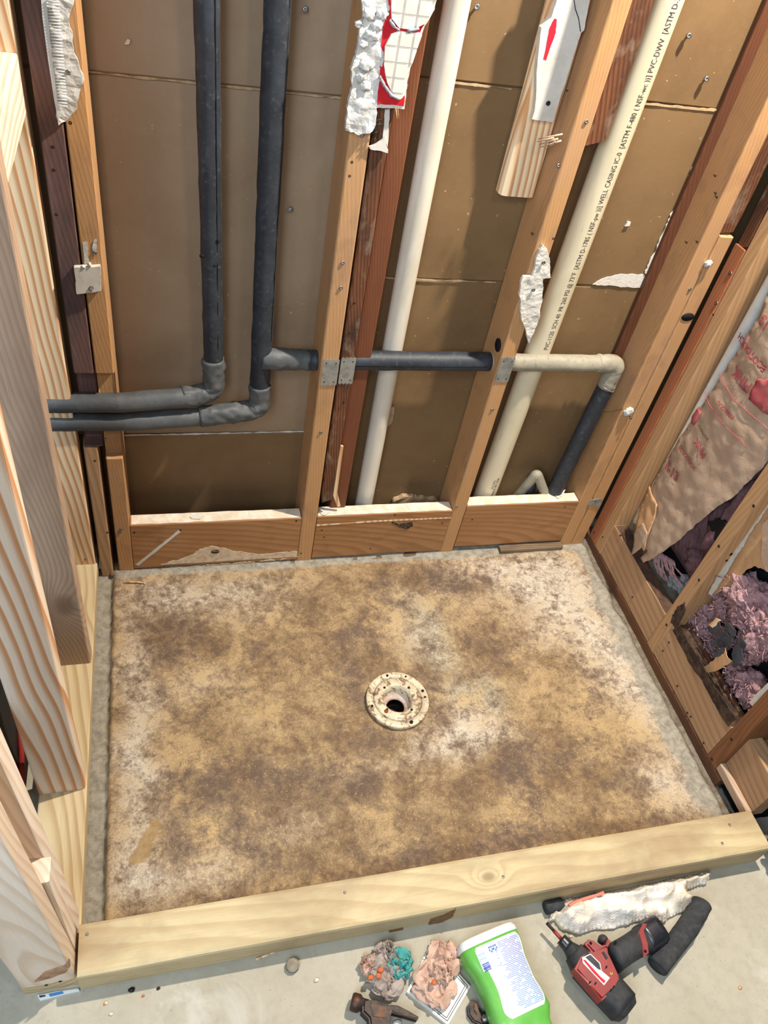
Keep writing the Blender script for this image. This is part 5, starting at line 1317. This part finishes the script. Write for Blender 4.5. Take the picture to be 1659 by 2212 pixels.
# ---- cordless driver lying on its side
MAT['dred'] = plain('tool_red_plastic', rgb(140, 36, 38), .42, 0, rgb(112, 30, 30), 30, .5, .1, 60, spec=.45)
MAT['dblk'] = plain('tool_black_rubber', rgb(44, 45, 47), .6, 0, rgb(72, 72, 72), 35, .5, .2, 120)
MAT['dgls'] = plain('battery_black', rgb(30, 31, 38), .3, 0, rgb(60, 60, 70), 50, .4, spec=.5)
ZD = .033
da, db_ = PX(1243, 2062, z=ZD), PX(1322, 2149, z=ZD); du = (db_ - da).normalized(); dw = V((-du.y, du.x, 0))
if (PX(1400, 2020, z=ZD) - da).dot(dw) < 0: dw = -dw
Ld = (db_ - da).length
tool = tag(empty('cordless_driver', (da + du * Ld * .5) - V((0, 0, ZD))), 'red and black cordless driver with a red bit lying on its side', 'driver')
def axis_tube(name, s0, s1, r0, r1, mat, off=0.0, n=10, sq=.6, zr=.031, sub=24, bulge=0.0):
    v = []; f = []
    for i in range(n + 1):
        t = i / n; rr_ = r0 + (r1 - r0) * t + bulge * math.sin(math.pi * t)
        for k in range(sub):
            a = 2 * math.pi * k / sub; c_, s_ = math.cos(a), math.sin(a)
            x = math.copysign(abs(c_) ** sq, c_) * rr_; z = math.copysign(abs(s_) ** sq, s_) * min(zr, rr_)
            v.append(da + du * (s0 + (s1 - s0) * t) + dw * (x + off) + V((0, 0, z)))
    for i in range(n):
        for k in range(sub):
            a = i * sub + k; b = i * sub + (k + 1) % sub; f.append((a, b, b + sub, a + sub))
    v.append(da + du * s0 + dw * off); v.append(da + du * s1 + dw * off)
    for k in range(sub):
        f.append((len(v) - 2, (k + 1) % sub, k)); f.append((len(v) - 1, n * sub + k, n * sub + (k + 1) % sub))
    return recenter(mobj(name, v, f, mat, tool, smooth=True))
axis_tube('driver_bit', -.075, -.055, .0032, .0032, MAT['screw_dark'], sq=1, n=3, sub=10)
axis_tube('bit_sleeve', -.056, -.036, .0038, .0038, MAT['dred'], sq=1, n=3, sub=10)
axis_tube('bit_collar', -.037, -.018, .0115, .0125, MAT['dgls'], sq=.9, n=4)
axis_tube('chuck_neck', -.019, -.004, .012, .018, MAT['dblk'], sq=.9, n=4)
axis_tube('nose_cone', -.005, .024, .021, .031, MAT['dblk'], sq=.8, n=6)
axis_tube('lower_shell', .022, .118, .0315, .0305, MAT['dblk'], sq=.62, n=10, bulge=.001, zr=.0305)
axis_tube('rear_cap', .117, .128, .030, .022, MAT['dblk'], sq=.62, n=4)
def topz(pxl, name, z0, h, mat, par=tool, bev=.0015): return flat_obj(name, pxl, z0, h, mat, par, bev, hz=z0 + h)
def cpx(L): return [(1180 + a * .16878, 1930 + b * .16883) for a, b in L]
hs = topz(cpx([(370, 960), (450, 800), (580, 730), (500, 640), (550, 575), (620, 600), (700, 660), (770, 650), (800, 570), (835, 600), (790, 690), (800, 760), (850, 860), (960, 1100), (900, 1200), (720, 1370), (560, 1180)]), 'red_housing', .034, .0295, MAT['dred'], bev=.004)
# grip and battery
ga, gb, gc = PX(1322, 2072, z=.030), PX(1392, 2028, z=.030), PX(1421, 2009, z=.030)
def oval_tube(name, pts, w, h, mat, sub=.008, k=.6, segs=26):
    def rad(t, a):
        c_, s_ = abs(math.cos(a)), abs(math.sin(a))
        wv_ = w(t) if callable(w) else w
        return 1.0 / ((c_ / h) ** 3.2 + (s_ / wv_) ** 3.2) ** (1 / 3.2)
    return tube(name, pts, rad, mat, tool, segs=segs, sub=sub, up0=(0, 0, 1))
oval_tube('grip', [ga, gb], lambda t: .026 - .002 * math.sin(math.pi * t), .0285, MAT['dblk'])
oval_tube('battery_pack', [gb.lerp(gc, -.15), gc], .0275, .0285, MAT['dgls'])
topz(cpx([(1180, 500), (1240, 380), (1295, 385), (1250, 470), (1300, 620), (1315, 760), (1245, 820), (1235, 700)]), 'red_clip', .056, .0035, MAT['dred'])
for a, b in ((1272, 735), (565, 640), (890, 620)):
    q = PX(1180 + a * .16878, 1930 + b * .16883, z=.062); lathe('screw_recess', [(0, 0), (.0028, 0), (.0028, .0012), (0, .0012)], MAT['slit'], tool, 12, Matrix.Translation((q.x, q.y, .0595 if a > 800 else .0632)))
blob('trigger', PX(1302, 2030, z=.034), (.010, .009, .012), MAT['dblk'], tool, 3, .15, 1.5, 2)
topz(cpx([(715, 750), (745, 740), (795, 820), (770, 840)]), 'direction_switch', .0625, .0035, MAT['dblk'], bev=.001)
stk = topz(cpx([(458, 820), (565, 768), (690, 890), (710, 990), (815, 1080), (740, 1175), (470, 890)]), 'label_sticker', .0632, .0008, MAT['bwhite'], bev=0)
topz(cpx([(500, 815), (565, 782), (680, 895), (700, 980), (660, 965), (590, 900)]), 'sticker_black', .0640, .0004, MAT['dgls'], stk, 0)
topz(cpx([(470, 850), (500, 850), (600, 960), (690, 1060), (760, 1120), (738, 1150), (600, 1010)]), 'sticker_red', .0640, .0004, MAT['redink'], stk, 0)
for a, b in ((770, 945), (560, 1140), (630, 1155), (865, 1200), (830, 1240)):
    topz(cpx([(a - 20, b + 20), (a - 5, b - 22), (a + 20, b - 15), (a, b + 15)]), 'vent_slot', .0630, .0006, MAT['slit'], bev=0)
q = PX(1180 + 833 * .16878, 1930 + 1020 * .16883, z=.063); lathe('brass_screw', [(0, 0), (.0032, 0), (.0032, .001), (.0015, .001), (.0015, .0002), (0, .0002)], plain('brass', rgb(200, 170, 90), .4, .8), tool, 12, Matrix.Translation((q.x, q.y, .0630)))
# ---- rag and the black foam offcuts under it
def mat_cloth():
    t = NT('rag_cotton'); c = t.coord(False); a = t.noise(c, 14, 6, .6, .6); w = t.noise(c, 320, 2, .5)
    col = t.mix(t.ramp(a, [(.45, 0), (.66, .75)]), rgb(230, 222, 212), rgb(200, 180, 150))
    t.color(col); t.rough(.95); t.bump(t.math('ADD', w, t.math('MULTIPLY', a, 2)), .5, .004); return t.m
MAT['rag'] = mat_cloth()
def heap(name, pxl, z0, fn, mat, par, grid=.0048, seed=1, amp=.002, hz=.012):
    poly = [(a, min(b, -.981)) for a, b in zpoly(pxl, hz)]; pts = jag(poly, .008, amp, seed); bm = bmesh.new()
    vv = [bm.verts.new((p.x, p.y, 0)) for p in pts]
    es = [bm.edges.new((vv[i], vv[(i + 1) % len(vv)])) for i in range(len(vv))]
    bmesh.ops.triangle_fill(bm, use_beauty=True, use_dissolve=False, edges=es)
    for _ in range(6):
        le = [e for e in bm.edges if e.calc_length() > grid and not e.is_boundary]
        if not le: break
        bmesh.ops.subdivide_edges(bm, edges=le, cuts=1); bmesh.ops.triangulate(bm, faces=bm.faces)
    bp_ = [v.co.copy() for v in bm.verts if v.is_boundary]
    base = list(bm.faces)
    dd = {}
    for v in bm.verts:
        d = min((v.co - q_).length for q_ in bp_); dd[v.index] = d
    bm.verts.index_update()
    dl = [min((v.co - q_).length for q_ in bp_) for v in bm.verts]
    hl = [z0 + fn(v.co.x, v.co.y, d) for v, d in zip(bm.verts, dl)]
    n0 = len(bm.verts)
    r = bmesh.ops.extrude_face_region(bm, geom=base)
    new = [g for g in r['geom'] if isinstance(g, bmesh.types.BMVert)]
    # heights by nearest original position
    look = {(round(v.co.x, 6), round(v.co.y, 6)): h for v, h in zip(list(bm.verts)[:n0], hl)}
    for v in new: v.co.z = look[(round(v.co.x, 6), round(v.co.y, 6))]
    for v in bm.verts:
        if v not in set(): pass
    ns = set(new)
    for v in bm.verts:
        if v not in ns: v.co.z = z0
    return recenter(bmobj(name, bm, mat, par, smooth=True))
rg = tag(empty('cleaning_rag', (*PX(1360, 1955, z=0).xy, 0)), 'crumpled white cotton rag with a red stripe behind the driver', 'rag')
def ragh(x, y, d):
    q_ = V((x * 1.0 + y * .55, y * 1.7 - x * .35, 0)); e = min(1, d / .016)
    return .005 + e * (.014 + .020 * (1 - 2.4 * abs(N.noise(q_ * 11 + V((2, 0, 0))))) + .012 * (1 - 2.6 * abs(N.noise(q_ * 24 + V((5, 1, 0))))) + .003 * N.fractal(q_ * 60, 1, 2, 3))
heap('rag_cloth', [(1200, 1985), (1188, 1990), (1192, 1972), (1205, 1965), (1212, 1948), (1225, 1935), (1260, 1932), (1300, 1926), (1320, 1925), (1345, 1912), (1400, 1900), (1460, 1888), (1530, 1871), (1536, 1884), (1526, 1908), (1485, 1918), (1496, 1962), (1450, 1980), (1438, 1992), (1395, 1982), (1360, 1995), (1325, 2004), (1290, 2006), (1255, 2016), (1240, 2010), (1216, 2005)], .001, ragh, MAT['rag'], rg)
def stripe_pt(px, py):
    q_ = PX(px, py, z=.026); d = .02; return V((q_.x, q_.y, .001 + ragh(q_.x, q_.y, d) + .0012))
sv = []; sf = []
path = [(1224, 1958), (1232, 1950), (1250, 1946), (1268, 1940), (1285, 1934), (1298, 1930)]
for i, (a, b) in enumerate(path): sv += [stripe_pt(a, b), stripe_pt(a + 3, b + 6)]
for i in range(len(path) - 1): sf.append((2 * i, 2 * i + 1, 2 * i + 3, 2 * i + 2))
MAT['stripe'] = plain('rag_red_stripe', rgb(232, 128, 112), .95)
o = mobj('red_stripe', sv, sf, MAT['stripe'], rg, smooth=True)
sm = o.modifiers.new('thickness', 'SOLIDIFY'); sm.thickness = .0015; sm.offset = 0
MAT['foam_off'] = plain('foam_offcut', rgb(52, 53, 55), .85, 0, rgb(78, 78, 78), 60, .6, .5, 200)
tag(tube('foam_offcut', [PX(1516, 1952, z=.022), PX(1484, 2006, z=.022), PX(1420, 2088, z=.022)], lambda t, a: .0205 + .0015 * math.sin(a * 2), MAT['foam_off'], None, segs=20, nz=.0012, nf=60, sub=.01), 'black foam pipe offcut lying beside the driver battery', 'foam', 'foam offcuts under the rag')
tag(tube('foam_offcut', [PX(1178, 1962, z=.014), PX(1214, 1952, z=.014)], .0125, MAT['foam_off'], None, segs=16, nz=.0008, nf=60, sub=.008), 'end of a black foam offcut sticking out at the left of the rag', 'foam', 'foam offcuts under the rag')
# ---- small litter
tb = tag(flat_obj('sealant_tube', [(80, 2149), (120, 2141), (168, 2134), (172, 2140), (130, 2150), (86, 2161)], 0, .007, MAT['bwhite'], None, .002), 'small white and blue packet on the floor by the post foot', 'packet')
flat_obj('blue_print', [(105, 2147), (135, 2141), (138, 2146), (108, 2153)], .0068, .0006, plain('packet_blue', rgb(70, 130, 190), .5), tb, 0)
flat_obj('dark_print', [(84, 2151), (97, 2149), (99, 2152), (86, 2155)], .0068, .0006, plain('packet_navy', rgb(50, 56, 80), .5), tb, 0)
q = PX(632, 2085, z=.008)
st_ = tag(lathe('concrete_plug', [(0, 0), (.0125, 0), (.0135, .004), (.0125, .011), (.009, .0125), (0, .0130)], MAT['mortar'], None, 9, Matrix.Translation((q.x, q.y, 0)), smooth=False), 'small round concrete plug on the floor in front of the curb', 'stone')
tag(tube('wood_sliver', [PX(553, 2072, z=.002), PX(580, 2062, z=.006), PX(612, 2048, z=.012)], lambda t, a: .0022 * (1 - .6 * t), MAT['pine_new'], None, segs=6), 'thin pale wood sliver leaning at the foot of the curb', 'sliver')
tag(tube('wood_sliver', [PX(1186, 1958, z=.003), PX(1193, 1970, z=.004), PX(1208, 1982, z=.003)], .0016, MAT['pine_grey'], None, segs=6), 'thin grey wood sliver at the left end of the rag', 'sliver')
tag(tube('wood_sliver', [PX(268, 1258, z=.004), PX(300, 1257, z=.006), PX(314, 1260, z=.004)], .0016, MAT['pine_new'], None, segs=6), 'short orange wood sliver in the back left corner of the shower floor', 'sliver')
GC = 'crumbs on the concrete floor'
for k, (px, py, r_, m_, lb) in enumerate(((284, 2138, .006, 'iron_dark', 'dark crumb on the concrete below the left end of the curb'), (342, 2135, .0035, 'iron_dark', 'tiny dark crumb in the shadow of the curb'), (228, 2167, .004, 'pine_new', 'yellow wood crumb near the white packet'),
        (309, 2151, .003, 'rust_stain', 'orange crumb on the concrete near the dark one'), (240, 2190, .004, 'gyp', 'white crumb near the bottom left of the floor'), (858, 2210, .008, 'gyp', 'white pebble beside the hammer claw'), (684, 2117, .005, 'gyp', 'pale crumb right of the concrete plug'),
        (1599, 2133, .0045, 'pine_new', 'yellow wood crumb on the concrete at the lower right'), (1233, 2023, .004, 'gyp', 'pale crumb beside the red driver bit'))):
    q = PX(px, py, z=.002)
    tag(blob('crumb', (q.x, q.y, r_ * .4), (r_, r_ * .7, r_ * .45), MAT[m_], None, 2, .4, 2, k), lb, 'crumb', GC)
